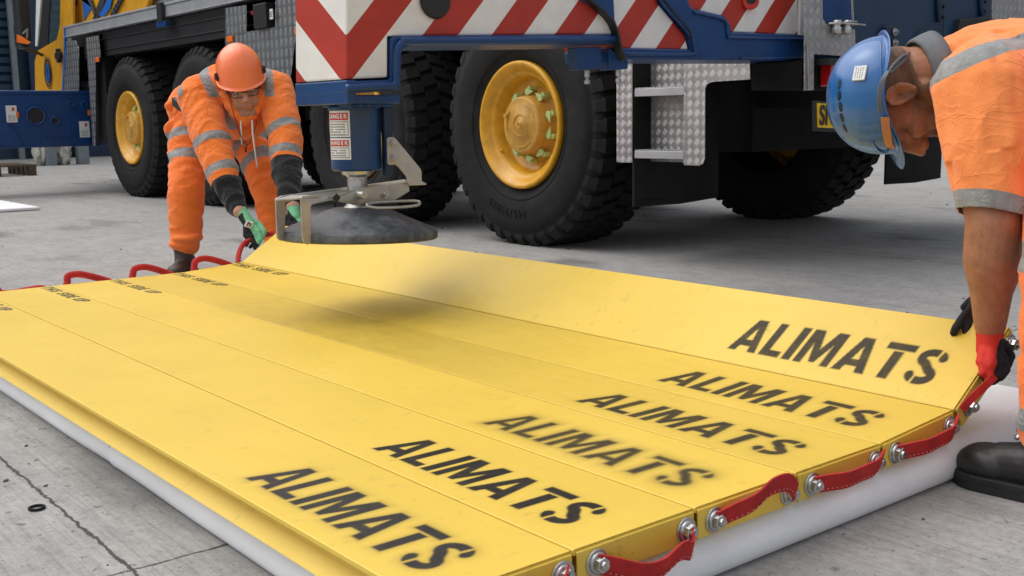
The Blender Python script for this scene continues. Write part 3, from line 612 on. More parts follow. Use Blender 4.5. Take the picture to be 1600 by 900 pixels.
m = MB(); m.cyl((-7.5790, 3.7300, 1.4802), (-7.5181, 3.7000, 1.4739), .016); m.build('stop_button', M['redlabel'], cb); m = MB(); m.obox((-7.2005, 3.6850, 1.4387), (.022, 0, 0), (0, .002, 0), (0, 0, .035)); wl = m.build('white_label', M['white'], cb)
m = MB()
for dz in (-.014, .0, .014):
    for dx in (-.01, .006): m.obox(V((-7.2005, 3.6850, 1.4387)) + V((dx, -.003, dz)), (.004, 0, 0), (0, .001, 0), (0, 0, .004))
m.build('label_marks', M['ink'], wl)
for p in ((-6.8668, 3.7100, 1.3023), (-7.9467, 3.7100, 1.3152), (-10.9656, 3.7300, 1.3128)):
    m = MB(); m.obox(p, (.05, 0, 0), (0, .006, 0), (0, 0, .022)); cpart(m, 'side_reflector', M['orange'], bevel=.004)
sideplate([(-11.2820, 3.7400, 1.5401), (-10.9095, 3.7400, 1.5403), (-10.9009, 3.7400, 1.3280), (-11.0564, 3.7400, 1.2868), (-11.2327, 3.7400, 0.4832), (-11.3105, 3.7400, 0.4761)])
m = MB(); m.box((-11.42, 3.80, .5), (-10.98, 3.9, 1.56)); cpart(m, 'mudguard', M['dark'])
sideplate([(-11.9006, 3.7400, 1.5411), (-11.5960, 3.7400, 1.5350), (-11.5157, 3.7400, 1.4542), (-11.6420, 3.7400, 0.9155), (-12.1593, 3.7400, 0.9259)])
sideplate([(-11.9644, 3.8600, 1.1406), (-11.6641, 3.8600, 1.1301), (-11.6932, 3.8600, 1.0010), (-11.9953, 3.8600, 1.0088)])
# carrier cab
def xz(pts, y): return [V((p[0], y, p[2])) for p in pts]
m = MB()
m.prism([(-13.1942, 3.7600, 1.0040), (-12.2540, 3.7600, 0.9817), (-11.9739, 3.7600, 1.6763), (-11.7198, 3.7600, 1.7030), (-11.6187, 3.7600, 2.1235), (-11.9790, 3.7600, 2.1605), (-12.1326, 3.7600, 1.7202), (-12.2753, 3.7600, 1.5847), (-12.9571, 3.7600, 1.5096), (-13.1064, 3.7600, 1.4054)], (0, .03, 0)); cab = cpart(m, 'cab', M['yellowp'], bevel=.006)
m = MB(); m.box((-13.12, 3.80, .98), (-11.98, 6.2, 1.50)); m.box((-13.12, 4.2, 1.5), (-12.1, 6.2, 2.9)); m.build('cab_body', M['dark'], cab)
m = MB(); m.prism([(-12.9743, 3.7650, 1.5107), (-12.5043, 3.7650, 2.2146), (-12.3093, 3.7650, 2.1946), (-12.6132, 3.7650, 1.5518)], (0, .03, 0)); m.build('window_pillar', M['black'], cab)
m = MB(); m.prism([(-12.6467, 3.7750, 1.5541), (-12.3420, 3.7750, 2.1986), (-12.0268, 3.7750, 2.1663), (-12.1810, 3.7750, 1.7243), (-12.3243, 3.7750, 1.5883)], (0, .01, 0)); m.build('window', M['glass'], cab)
m = MB(); m.prism([(-13.0208, 3.7550, 1.5619), (-12.9501, 3.7550, 1.5577), (-12.5813, 3.7550, 2.2219), (-12.7837, 3.7550, 2.2427)], (0, .02, 0)); m.build('windscreen_trim', M['white'], cab)
m = MB(); m.prism([(-12.1725, 3.7350, 0.9798), (-12.1297, 3.7350, 0.9788), (-11.9736, 3.7350, 1.3498), (-11.8723, 3.7350, 1.6746), (-11.9132, 3.7350, 1.6775), (-12.0153, 3.7350, 1.3518)], (0, .02, 0)); m.build('door_trim', M['brightblue'], cab)
m = MB(); m.obox((-12.1549, 3.7300, 1.4114), (.075, 0, 0), (0, .02, 0), (0, 0, .035)); m.obox((-12.1484, 3.7280, 1.4110), (.03, 0, 0), (0, .02, 0), (0, 0, .075)); m.build('door_handle', M['black'], cab, bevel=.012)
rc = V((-12.6256, 3.7520, 1.2518))
m = MB(); m.tube([rc + V((.125 * math.cos(t_ * math.pi / 18), 0, .165 * math.sin(t_ * math.pi / 18))) for t_ in range(36)], .004, 6, True); ro = m.build('round_emblem', M['ink'], cab)
m = MB(); m.prism([rc + V((.075 * math.cos(t_ * math.pi / 18), -.003, .1 * math.sin(t_ * math.pi / 18))) for t_ in range(36)], (0, .006, 0)); m.build('emblem_disc', M['brightblue'], ro)
m = MB(); m.tube([rc + V((.08 * math.cos(t_ * math.pi / 18), -.003, .105 * math.sin(t_ * math.pi / 18))) for t_ in range(36)], .006, 6, True); m.prism([rc + V(p) for p in ((-.02, -.006, .06), (.022, -.006, .055), (.026, -.006, 0), (.01, -.006, -.035), (-.016, -.006, -.03), (-.026, -.006, .01))], (0, .003, 0)); m.obox(rc + V((0, -.005, -.06)), (.014, 0, 0), (0, .002, 0), (0, 0, .012))
for t_ in list(range(25, 160, 15)) + list(range(205, 340, 17)):
    cc = rc + V((.102 * math.cos(R(t_)), -.004, .137 * math.sin(R(t_)))); m.obox(cc, (.007, 0, 0), (0, .002, 0), (0, 0, .011))
m.build('emblem_figure', M['ink'], ro)
mir = MB(); mir.tube(smoothpath([(-12.7391, 3.7400, 1.4489), (-12.5666, 3.6000, 1.4771), (-12.3500, 3.4500, 1.4878), (-12.3886, 3.4000, 1.5282), (-12.4197, 3.4000, 1.5827)], 5), .018, 8); mo = mir.build('mirror_arm', M['black'], cab, smooth=True)
m = MB(); m.obox((-12.1796, 3.4000, 1.8384), (.10, 0, 0), (0, .06, 0), (0, 0, .30)); m.obox((-12.2242, 3.4000, 1.6093), (.12, 0, 0), (0, .05, 0), (0, 0, .13)); m.build('mirror', M['black'], mo, bevel=.03)
m = MB(); m.prism([(-12.1488, 3.3300, 1.6149), (-11.7495, 3.3300, 1.5132), (-11.8199, 3.3300, 1.4987), (-12.1716, 3.3300, 1.5391)], (0, .02, 0)); m.build('indicator_lamp', M['orange'], mo)
m = MB(); m.tube([(-11.9209, 3.3300, 1.6124), (-11.7556, 3.3300, 1.6450), (-11.8039, 3.3300, 1.5543)], .008, 6); m.build('mirror_fitting', M['bolt'], mo)
# front outrigger beam, swung out past the left edge of the picture
m = MB(); m.box((-11.95, 1.2, .47), (-11.62, 3.93, 1.035)); fo = cpart(m, 'front_outrigger_beam', M['blue'], bevel=.012)
XF = -11.62
m = MB(); m.prism([(-11.6000, 2.9379, 0.4960), (-11.6000, 3.1519, 0.4836), (-11.6000, 3.1428, 0.5217), (-11.6000, 3.1228, 0.5726), (-11.6000, 3.0919, 0.6361), (-11.6000, 3.0152, 0.7187), (-11.6000, 2.7848, 0.7591), (-11.6000, 2.7631, 0.5009)], (-.012, 0, 0)); m.build('reinforcing_plate', M['blue'], fo, bevel=.004)
m = MB(); m.box((XF, 1.2, 1.0), (XF + .012, 3.93, 1.03)); m.prism([(-11.6000, 3.3407, 0.5547), (-11.6000, 3.8035, 0.5631), (-11.6000, 3.8172, 0.4841), (-11.6000, 3.3348, 0.4783)], (-.012, 0, 0)); m.build('welded_strip', M['blue'], fo, bevel=.004)
for p, r_ in (((-11.6100, 3.3002, 0.7840), .085), ((-11.6100, 3.4816, 0.7308), .04)):
    m = MB(); m.tube([V(p) + V((0, r_ * math.cos(t_ * math.pi / 16), r_ * math.sin(t_ * math.pi / 16))) for t_ in range(32)], .012, 8, True); h = m.build('hole_collar', M['blue'], fo, smooth=True)
    m = MB(); m.cyl(V(p) + V((-.02, 0, 0)), V(p) + V((.006, 0, 0)), r_ * .9); m.build('hole_plug', M['black'], h)
for p in ((-11.6100, 3.6518, 0.8959), (-11.6100, 3.7861, 0.8953)):
    m = MB(); m.tube([V(p) + V((0, .028 * math.cos(t_ * math.pi / 8), .028 * math.sin(t_ * math.pi / 8))) for t_ in range(16)], .008, 6, True); m.build('small_hole', M['blue'], fo, smooth=True)
for p in ((-11.6050, 3.0711, 0.8053), (-11.6050, 3.7656, 0.6422)):
    p = V(p); m = MB(); m.obox(p, (.003, 0, 0), (0, .05, 0), (0, 0, .082)); lb = m.build('distance_label', M['white'], fo)
    m = MB(); m.prism([p + V((.004, .006, .068)), p + V((.004, .038, .048)), p + V((.004, .006, .022))], (.001, 0, 0)); m.build('label_arrow', M['redlabel'], lb)
    m = MB()
    for dz in (-.02, -.04, -.06): 
        for dy in (-.03, -.018, -.006, .012, .026): m.obox(p + V((.004, dy, dz)), (.001, 0, 0), (0, .0045, 0), (0, 0, .005))
    m.build('label_print', M['greyink'], lb)
for p in ((-11.6000, 3.1230, 0.7984), (-11.6000, 3.8218, 0.8105)):
    m = MB(); m.obox(p, (.004, 0, 0), (0, .012, 0), (0, 0, .028)); m.build('orange_reflector', M['orange'], fo)
m = MB(); m.cyl((-11.8, 1.45, .5), (-11.8, 1.45, .12), .10); m.lathe((-11.8, 1.45, .02), (0, 0, 1), [(0, .3), (.03, .3), (.12, .1)], 32); m.build('front_jack', M['steel'], fo, smooth=True)
# ---- rear outrigger: three nested striped sections pointing towards the camera, on the plane x = -3.1
XB = -2.7; DX = -.296
def yz(pts, dx=0.0): return [V((XB + dx, p[1], p[2])) for p in pts]
def rp(pts, off, name, mat, dx=0.0, parent=None, bevel=.004):
    m = MB(); m.prism(yz(pts, dx), (off, 0, 0)); return cpart(m, name, mat, parent, bevel=bevel)
sA = stripes('stripe_board_outer', 1.6757, -2.7, 1.6013); sB = stripes('stripe_board_middle', 2.6738); sC = stripes('stripe_board_inner', 3.145)
MS = {}
outer = rp([(-2.7000, 1.6013, 0.8066), (-2.7000, 1.7385, 0.8132), (-2.7000, 1.7430, 0.9288), (-2.7000, 1.9543, 0.9376), (-2.7000, 2.6361, 0.9645), (-2.7000, 2.6184, 1.0170), (-2.7000, 2.5398, 1.0505), (-2.7000, 2.5122, 1.1908), (-2.7000, 1.6156, 1.1249)], DX, 'outer_beam', sA, bevel=.006)
rp([(-2.7000, 1.6011, 0.8013), (-2.7000, 1.7447, 0.8070), (-2.7000, 1.7492, 0.9228), (-2.7000, 1.7691, 0.9309), (-2.7000, 2.6570, 0.9654), (-2.7000, 2.6600, 0.9337), (-2.7000, 1.8164, 0.9041), (-2.7000, 1.7917, 0.8935), (-2.7000, 1.7847, 0.8807), (-2.7000, 1.7786, 0.7773), (-2.7000, 1.5995, 0.7662)], DX - .012, 'beam_flange', M['blue'], dx=.006, bevel=.006)
# weld-bead lip along the flange
m = MB(); m.tube(smoothpath([(-2.6870, 1.5925, 0.7816), (-2.6870, 1.7163, 0.7893), (-2.6870, 1.7532, 0.7949), (-2.6870, 1.7579, 0.8327), (-2.6870, 1.7632, 0.8867), (-2.6870, 1.7816, 0.9104), (-2.6870, 1.8193, 0.9170), (-2.6870, 2.1377, 0.9285), (-2.6870, 2.6353, 0.9500)], 6), .011, 8); cpart(m, 'flange_lip', M['blue'], smooth=True)
m = MB(); m.box((XB + DX - .004, 1.6005, .7386), (XB + .004, 1.630, .805)); cpart(m, 'end_flange', M['blue'], bevel=.004)
# round rubber plug
pc = V((-2.6949, 1.9052, 1.0353)); m = MB(); m.cyl(pc, pc + V((.012, 0, 0)), .054, .050, 32); cpart(m, 'rubber_plug', M['black'], bevel=.003)
m = MB(); m.prism(yz([(-2.7000, 1.6046, 1.0389), (-2.7000, 1.6073, 1.0390), (-2.7000, 1.6029, 0.8066), (-2.7000, 1.6001, 0.8066)], .0005), (.001, 0, 0)); m.bm.free()
# black cable cover curving between sections
m = MB(); m.band(smoothpath([(-2.6870, 2.4712, 1.0843), (-2.6870, 2.5563, 1.0400), (-2.6870, 2.6057, 1.0072), (-2.6870, 2.6323, 0.9666), (-2.6870, 2.6472, 0.9189), (-2.6870, 2.6682, 0.8793)], 6), V((.035, 0, 0)), .010); cpart(m, 'rubber_edge_strip', M['black'], bevel=.003)
rp([(-2.7000, 2.4691, 1.0874), (-2.7000, 2.6275, 1.0963), (-2.7000, 2.6332, 1.0135), (-2.7000, 2.6540, 0.9724), (-2.7000, 2.6660, 0.9307), (-2.7000, 2.6480, 0.9302), (-2.7000, 2.6331, 0.9675), (-2.7000, 2.6154, 1.0148), (-2.7000, 2.5397, 1.0464), (-2.7000, 2.4914, 1.0643)], -.04, 'beam_collar', M['blue'], dx=.012)
# middle section (slightly inside)
rp([(-2.7000, 2.6307, 1.1995), (-2.7000, 2.7881, 1.2110), (-2.7000, 2.8614, 1.0749), (-2.7000, 2.9968, 0.9756), (-2.7000, 3.0177, 0.9249), (-2.7000, 2.6600, 0.9200), (-2.7000, 2.6362, 1.0136)], DX + .03, 'middle_beam', sB, dx=-.008)
mf = rp([(-2.7000, 2.6721, 0.9214), (-2.7000, 3.0245, 0.9251), (-2.7000, 3.0001, 0.9802), (-2.7000, 2.8646, 1.0794), (-2.7000, 2.7818, 1.2106), (-2.7000, 2.9279, 1.2213), (-2.7000, 3.0157, 1.0739), (-2.7000, 3.0394, 1.0662), (-2.7000, 3.1962, 1.0509), (-2.7000, 3.2326, 1.0250), (-2.7000, 3.2442, 0.9932), (-2.7000, 3.6895, 0.9977), (-2.7000, 3.6936, 0.8989), (-2.7000, 2.6781, 0.8823)], DX, 'inner_beam_casing', M['blue'], dx=.004, bevel=.007)
m = MB(); m.tube(smoothpath([(-2.6914, 2.6787, 0.9009), (-2.6914, 3.0083, 0.9075), (-2.6914, 3.0318, 0.9226), (-2.6914, 3.0040, 0.9753), (-2.6914, 2.8650, 1.0787), (-2.6914, 2.8328, 1.1283)], 6), .007, 8); m.tube(smoothpath([(-2.6914, 3.0299, 1.0539), (-2.6914, 3.1123, 1.0465), (-2.6914, 3.2007, 1.0299), (-2.6914, 3.2162, 0.9778), (-2.6914, 3.2597, 0.9735), (-2.6914, 3.6784, 0.9808)], 6), .006, 8); m.tube([(-2.6914, 3.2909, 0.8988), (-2.6914, 3.6815, 0.9069)], .006, 8); m.build('weld_bead', M['blue'], mf, smooth=True)
m = MB(); m.band(smoothpath([(-2.6914, 2.8521, 1.0995), (-2.6914, 2.9203, 1.0424), (-2.6914, 2.9904, 0.9925), (-2.6914, 3.0109, 0.9622)], 6), V((.02, 0, 0)), .006); m.build('rubber_seal', M['black'], mf)
inner = rp([(-2.7000, 2.9936, 1.2261), (-2.7000, 3.0225, 1.0698), (-2.7000, 3.2106, 1.0470), (-2.7000, 3.2333, 0.9951), (-2.7000, 3.6565, 0.9979), (-2.7000, 3.6454, 1.2740)], DX, 'inner_beam', sC, dx=-.01)
m = MB(); m.box((XB - .012, 3.655, .995), (XB + .001, 3.682, 1.32)); cpart(m, 'white_edge_strip', M['white'])
m = MB(); m.cyl((-2.7088, 3.3625, 1.1104), (-2.6827, 3.3301, 1.1064), .032, .030); rr_ = cpart(m, 'lashing_ring', M['redlabel'], bevel=.004)
m = MB(); m.cyl((-2.6827, 3.3336, 1.1135), (-2.6792, 3.3293, 1.1129), .018); m.build('ring_hole', M['black'], rr_)
m = MB(); m.box((XB + DX, 3.02, .905), (XB - .02, 6.6, 1.29)); cpart(m, 'outrigger_housing', M['blue'], bevel=.01)
# clamps under the joint
m = MB(); m.prism([(-2.7175, 2.4892, 0.9186), (-2.7175, 2.5994, 0.9236), (-2.7175, 2.5991, 0.8542), (-2.7175, 2.4943, 0.8443)], (-.05, 0, 0)); m.prism([(-2.7175, 2.6351, 0.9203), (-2.7175, 2.7262, 0.8777), (-2.7175, 2.7231, 0.8518), (-2.7175, 2.6348, 0.8463)], (-.05, 0, 0)); m.prism([(-2.7349, 2.6100, 0.9017), (-2.7349, 2.6609, 0.9029), (-2.7349, 2.6609, 0.8773), (-2.7349, 2.6099, 0.8763)], (-.044, 0, 0)); cl = cpart(m, 'joint_clamp', M['blue'], bevel=.003)
for px_ in ((-2.7349, 2.5479, 0.8458), (-2.7349, 2.6943, 0.8521)):
    m = MB(); p = V(px_); m.cyl(p, p + V((0, 0, -.022)), .010, n=6); m.cyl(p + V((0, 0, -.02)), p + V((0, 0, -.045)), .006, n=10); m.cyl(p + V((0, 0, -.032)), p + V((0, 0, -.044)), .011, n=6); m.build('clamp_screw', M['bolt'], cl)

# jack cylinder
JX, JY = -2.8325, 1.7045
m = MB(); m.box((-2.9050, 1.612, 0.7395), (-2.7045, 1.782, 0.7645)); m.box((-2.8950, 1.632, 0.7320), (-2.7175, 1.770, 0.7400)); hc = cpart(m, 'jack_mount', M['blue'], bevel=.005)
for k in range(5):
    m = MB(); m.cyl((-2.7262, 1.625 + k * .0300, .7400), (-2.7262, 1.625 + k * .0300, .7280), .010, n=6); m.build('mount_bolt', M['blue'], hc)
m = MB(); m.lathe((JX, JY, .546), (0, 0, 1), [(0, .070), (.005, .075), (.176, .075), (.180, .078), (.189, .078)], 56); jc = cpart(m, 'jack_cylinder', M['blue'], smooth=False, bevel=.003)
for p_ in jc.data.polygons: p_.use_smooth = abs(p_.normal.z) < .5
m = MB(); m.cyl((JX, JY, .547), (JX, JY, .534), .046, .044, 40); m.cyl((JX, JY, .535), (JX, JY, .528), .036, .031, 40); m.cyl((JX, JY, .529), (JX, JY, .43), .0296, .0296, 40); rod = m.build('jack_rod', M['bolt'], jc, bevel=.002)
# curved warning labels on the cylinder
vdir = math.atan2(0 - JY, 0 - JX)
def on_cyl(a, z, r_=.0762): return V((JX + r_ * math.cos(vdir + a), JY + r_ * math.sin(vdir + a), z))
def cyl_patch(a0, a1, z0, z1, r_, name, mat, parent):
    m = MB(); n_ = 12; A_ = [m.bm.verts.new(on_cyl(a0 + (a1 - a0) * k / n_, z0, r_)) for k in range(n_ + 1)]; B_ = [m.bm.verts.new(on_cyl(a0 + (a1 - a0) * k / n_, z1, r_)) for k in range(n_ + 1)]
    for k in range(n_): m.bm.faces.new([A_[k], A_[k + 1], B_[k + 1], B_[k]])
    me = bpy.data.meshes.new(name); m.bm.to_mesh(me); m.bm.free(); return link(name, me, mat, parent)
for z1, z0, w0 in ((.7215, .6460, -.20), (.6430, .5810, -.20)):
    lab = cyl_patch(-1.35, w0, z0, z1, .0757, 'warning_label', M['white'], jc)
    hh = .021 if z1 > .68 else .0175
    cyl_patch(-1.30, w0 - .07, z1 - hh - .006, z1 - .006, .0761, 'label_heading', M['redlabel'], lab)
    cyl_patch(-1.30, w0 - .07, z0 + .005, z1 - hh - .010, .0761, 'label_frame', M['ink'], lab)
    cyl_patch(-1.285, w0 - .085, z0 + .0065, z1 - hh - .0115, .0764, 'label_panel', M['white'], lab)
    for k, ch in enumerate('DANGER'):
        a = -1.235 + k * .172; ctr = on_cyl(a, z1 - hh / 2 - .006, .0764); rad = V((ctr.x - JX, ctr.y - JY, 0)).normalized()
        text(ch, hh * .82, M['white'], lab, ctr, V((0, 0, 1)).cross(rad), (0, 0, 1), thick=.0002, bold=.0006, name='lettering')
    m = MB()
    for j in range(5 if z1 > .68 else 3):
        z = z1 - hh - .018 - j * .0074
        for k in range(9):
            if random.random() < .88: 
                a = -1.2 + k * .095; m.obox(on_cyl(a, z, .0766), V((-math.sin(vdir + a), math.cos(vdir + a), 0)) * .0028, V((math.cos(vdir + a), math.sin(vdir + a), 0)) * .0002, (0, 0, .0018))
    m.build('label_print', M['greyink'], lab)
# amber hose and coupling beside the cylinder
m = MB(); m.tube([(-2.7872, 1.7763, 0.7481), (-2.7872, 1.7746, 0.7070), (-2.7872, 1.7749, 0.6583)], .010, 8); m.build('amber_hose', M['yellowp'], jc, smooth=True)
m = MB(); m.lathe(V((-2.7872, 1.7963, 0.7443)), (0, 0, -1), [(0, .014), (.008, .018), (.012, .012), (.02, .018), (.026, .012), (.034, .018), (.04, .012), (.06, .016), (.09, .016), (.095, .010)], 16); m.build('hose_coupling', M['navy'], jc, smooth=True)
m = MB(); m.obox((-2.7698, 1.7716, 0.6284), (.01, 0, 0), (0, .012, 0), (0, 0, .10)); m.build('guide_bar', M['navy'], jc, bevel=.003)
# float pad
PX, PY, PZ = -2.809, 1.6906, .344
m = MB(); m.lathe((PX, PY, PZ), V((-.02, .035, 1)), [(0, .222), (.001, .228), (.005, .232), (.0225, .232), (.0287, .228), (.0313, .222), (.036, .216), (.066, .142), (.068, .139), (.086, .096), (.094, .070), (.095, .0)], 96)
pm = NT('pad_rubber'); pn = pm.noise(pm.co(), 14, 10, 0.75); pf = pm.noise(pm.co(), 90, 6, 0.7)
pc_ = pm.ramp(pn, [(0.30, (0.022, 0.023, 0.026)), (0.48, (0.052, 0.055, 0.060)), (0.62, (0.12, 0.125, 0.13)), (0.76, (0.21, 0.21, 0.21))])
pc_ = pm.mix(pm.ramp(pf, [(0.66, 0.0), (0.72, 0.7)]), pc_, (0.26, 0.26, 0.25))
pm.set(Base_Color=pc_, Roughness=pm.ramp(pn, [(0.35, 0.30), (0.6, 0.55)])); pm.bump(pf, 0.25, 0.004)
pad = cpart(m, 'foot_pad', pm.m, smooth=True)
md = pad.modifiers.new('e', 'EDGE_SPLIT'); md.split_angle = R(35)
m = MB(); m.lathe((PX, PY, PZ + .090), (0, 0, 1), [(0, .046), (.006, .044), (.012, .036), (.03, .031)], 32); m.build('pad_socket', M['steel'], pad, smooth=True)
# zinc bracket: side plate with two bolts, channel, and the hoop of flat bar round the pad
def ap(pts, off, name, mat='steel', parent=pad, bevel=.0015):
    m = MB(); m.prism([V(p) for p in pts], off); return m.build(name, M[mat], parent, bevel=bevel)
sp_ = ap([(-2.7436, 1.7586, 0.6401), (-2.7436, 1.7642, 0.6427), (-2.7436, 1.7798, 0.6433), (-2.7436, 1.7885, 0.6375), (-2.7436, 1.8720, 0.5477), (-2.7436, 1.8763, 0.5380), (-2.7436, 1.8765, 0.5092), (-2.7436, 1.8937, 0.5006), (-2.7436, 1.8913, 0.4969), (-2.7436, 1.8310, 0.4980), (-2.7436, 1.8244, 0.5060), (-2.7436, 1.8228, 0.5251), (-2.7436, 1.7967, 0.5546), (-2.7436, 1.7857, 0.5626), (-2.7436, 1.7611, 0.5617), (-2.7436, 1.7568, 0.5674)], (-.008, 0, 0), 'bracket_plate')
def hexb(p, r_=.0100, par=None):
    p = V(p); m = MB(); m.cyl(p, p + V((.004, 0, 0)), r_ * 1.35, n=24); m.cyl(p + V((.004, 0, 0)), p + V((.012, 0, 0)), r_, n=6); m.cyl(p + V((.012, 0, 0)), p + V((.018, 0, 0)), r_ * .55, n=14); m.build('bolt', M['bolt'], par or pad, bevel=.0008)
hexb((-2.7436, 1.7736, 0.6267), par=sp_); hexb((-2.7436, 1.7763, 0.5798), par=sp_)
ch_ = ap([(-2.7611, 1.6362, 0.4943), (-2.7611, 1.8408, 0.5084), (-2.7611, 1.8420, 0.4795), (-2.7611, 1.7839, 0.4541), (-2.7611, 1.7103, 0.4547), (-2.7611, 1.6666, 0.4517), (-2.7611, 1.6535, 0.4488), (-2.7611, 1.6347, 0.4611)], (-.006, 0, 0), 'channel')
m = MB(); m.prism([(-2.7663, 1.6393, 0.4940), (-2.7663, 1.8442, 0.5080), (-2.8395, 1.8768, 0.5117), (-2.8395, 1.6787, 0.4983)], (0, 0, -.004)); m.build('channel_top', M['steel'], ch_, bevel=.001)
hexb((-2.7611, 1.7533, 0.4767), .010, ch_)
m = MB(); m.cyl((-2.7698, 1.6601, 0.4797), (-2.7262, 1.6637, 0.4796), .012, n=16); m.build('pivot_pin', M['steel'], ch_, bevel=.002)
# front arm of flat bar with end leg, back arm with end leg, joined by the top strip
fa = ap([(-2.7175, 1.4531, 0.4848), (-2.7175, 1.4572, 0.4881), (-2.7349, 1.6059, 0.4952), (-2.7524, 1.6438, 0.4943), (-2.7524, 1.6625, 0.4803), (-2.7524, 1.6639, 0.4617), (-2.7524, 1.6483, 0.4496), (-2.7262, 1.5560, 0.4712), (-2.7175, 1.4858, 0.4633), (-2.7175, 1.4824, 0.4546), (-2.7175, 1.4811, 0.3671), (-2.7175, 1.4785, 0.3565), (-2.7175, 1.4683, 0.3529), (-2.7175, 1.4566, 0.3584), (-2.7175, 1.4532, 0.3694), (-2.7175, 1.4532, 0.4476)], (-.006, 0, 0), 'front_arm')
m = MB(); p = V((-2.7210, 1.5657, 0.4781)); m.cyl(p, p + V((.004, 0, 0)), .013, n=4); m.cyl(p, p + V((.0045, 0, 0)), .010, n=12); m.build('arm_hole', M['black'], fa)
ba = ap([(-2.8482, 1.4427, 0.4757), (-2.8482, 1.4622, 0.4837), (-2.8743, 1.8383, 0.5045), (-2.8743, 1.8380, 0.4966), (-2.8482, 1.5438, 0.4753), (-2.8482, 1.4733, 0.4629), (-2.8482, 1.4682, 0.3656), (-2.8482, 1.4635, 0.3549), (-2.8482, 1.4494, 0.3561), (-2.8482, 1.4418, 0.3641)], (-.006, 0, 0), 'back_arm')
m = MB(); m.prism([(-2.8482, 1.4427, 0.4757), (-2.7175, 1.4532, 0.4857), (-2.7175, 1.5132, 0.4893), (-2.8482, 1.4927, 0.4838)], (0, 0, -.005)); m.build('arm_strip', M['steel'], ba, bevel=.001)
m = MB(); m.tube(smoothpath([(-2.7001, 1.6507, 0.4503), (-2.6914, 1.6836, 0.4432), (-2.6914, 1.7603, 0.4402), (-2.7001, 1.8225, 0.4414), (-2.7175, 1.8483, 0.4466), (-2.7349, 1.8419, 0.4519), (-2.7349, 1.7669, 0.4545), (-2.7262, 1.6951, 0.4555), (-2.7088, 1.6583, 0.4531)], 6), .0045, 8); m.build('wire_loop', M['steel'], pad, smooth=True)
# ---- side steps behind the near wheel
sideplate([(-3.8194, 3.7500, 0.9682), (-3.7023, 3.7500, 0.9622), (-3.7013, 3.7500, 0.4732), (-3.7895, 3.7500, 0.4713), (-3.8180, 3.7500, 0.4738)], mat='diaX')
sideplate([(-3.3888, 3.7500, 0.9463), (-3.0230, 3.7500, 0.9488), (-3.0172, 3.7500, 0.8373), (-3.2275, 3.7500, 0.8339), (-3.2565, 3.7500, 0.8238), (-3.2654, 3.7500, 0.8047), (-3.2627, 3.7500, 0.4997), (-3.2736, 3.7500, 0.4768), (-3.2959, 3.7500, 0.4678), (-3.3835, 3.7500, 0.4686)], mat='diaX')
m = MB(); m.box((-3.71, 3.86, .475), (-3.39, 3.864, 1.0)); cpart(m, 'step_back', M['diaX'])
m = MB(); m.box((-3.712, 3.754, .475), (-3.708, 3.86, 1.0)); m.box((-3.392, 3.754, .475), (-3.388, 3.86, 1.0)); cpart(m, 'step_side', M['diaY'])
for zz_ in (.800, .512):
    m = MB(); m.box((-3.705, 3.752, zz_ - .018), (-3.39, 3.85, zz_ + .018))
    for k in range(14): m.box((-3.70 + k * .022, 3.757, zz_ + .018), (-3.69 + k * .022, 3.85, zz_ + .023))
    cpart(m, 'step_rung', M['alu'], bevel=.002)
# mud flaps (hang across the truck)
rub = M['rubber']
def flap(x, y0, y1, z0, z1, nm='mud_flap'):
    m = MB(); n_ = 10
    for k in range(n_):
        pass
    m.prism([(x, y0, z0), (x + .01, (y0 + y1) / 2, z0 - .004), (x, y1, z0 + .01), (x, y1, z1), (x, y0, z1)], (-.012, 0, 0)); m.tube([(x + .004, y0 + .03, z0 + .03), (x + .01, (y0 + y1) / 2, z0 + .026), (x + .004, y1 - .03, z0 + .03)], .002, 5); return cpart(m, nm, rub)
flap(-3.70, 3.75, 4.36, .262, 1.0); flap(-3.70, 5.88, 6.50, .262, 1.0)
m = MB(); m.box((-3.85, 3.95, .98), (-3.45, 6.5, 1.36)); m.box((-3.9, 4.5, .5), (-3.6, 5.6, .98)); cpart(m, 'rear_frame', M['dark'])
# rear face: tread-plate column, shelf, lamps, plate, blue tailboard
m = MB(); m.prism([(-2.6130, 3.5554, 1.2573), (-2.6130, 3.6716, 1.2659), (-2.6130, 3.6814, 1.0558), (-2.6130, 3.6989, 1.0372), (-2.6130, 3.7285, 1.0286), (-2.6130, 3.8963, 1.0202), (-2.6130, 3.9044, 0.9553), (-2.6130, 3.6325, 0.9575), (-2.6130, 3.6321, 0.7827), (-2.6130, 3.5753, 0.7776)], (-.004, 0, 0)); cpart(m, 'rear_tread_plate', M['diaY'], bevel=.001)
m = MB(); m.prism([(-2.6043, 3.5759, 0.9578), (-2.6043, 4.5301, 0.9501), (-2.6043, 4.5337, 0.9064), (-2.6043, 3.6182, 0.9157), (-2.6043, 3.6242, 0.7799), (-2.6043, 3.5916, 0.7799)], (-.02, 0, 0)); cpart(m, 'rear_shelf', M['diaY'], bevel=.002)
m = MB(); m.box((-2.8743, 3.5798, 0.7865), (-2.6304, 3.6234, 0.8910)); m.box((-2.8743, 3.6147, 0.7865), (-2.6304, 5.4002, 0.8997)); cpart(m, 'rear_cross_member', M['dark'])
m = MB(); m.obox((-2.5956, 3.8107, 0.8376), (.03, 0, 0), (0, .125, 0), (0, 0, .045)); tl = cpart(m, 'tail_lamp', M['taillight'], bevel=.008)
m = MB(); m.obox((-2.6043, 3.6853, 0.8879), (.05, 0, 0), (0, .04, 0), (0, 0, .013)); m.build('lamp_hood', M['black'], tl)
m = MB(); m.prism([(-2.5869, 3.6017, 0.7406), (-2.5869, 4.2653, 0.7147), (-2.5869, 4.2842, 0.5909), (-2.5869, 3.6110, 0.6233)], (-.012, 0, 0)); npf = cpart(m, 'plate_holder', M['black'], bevel=.003)
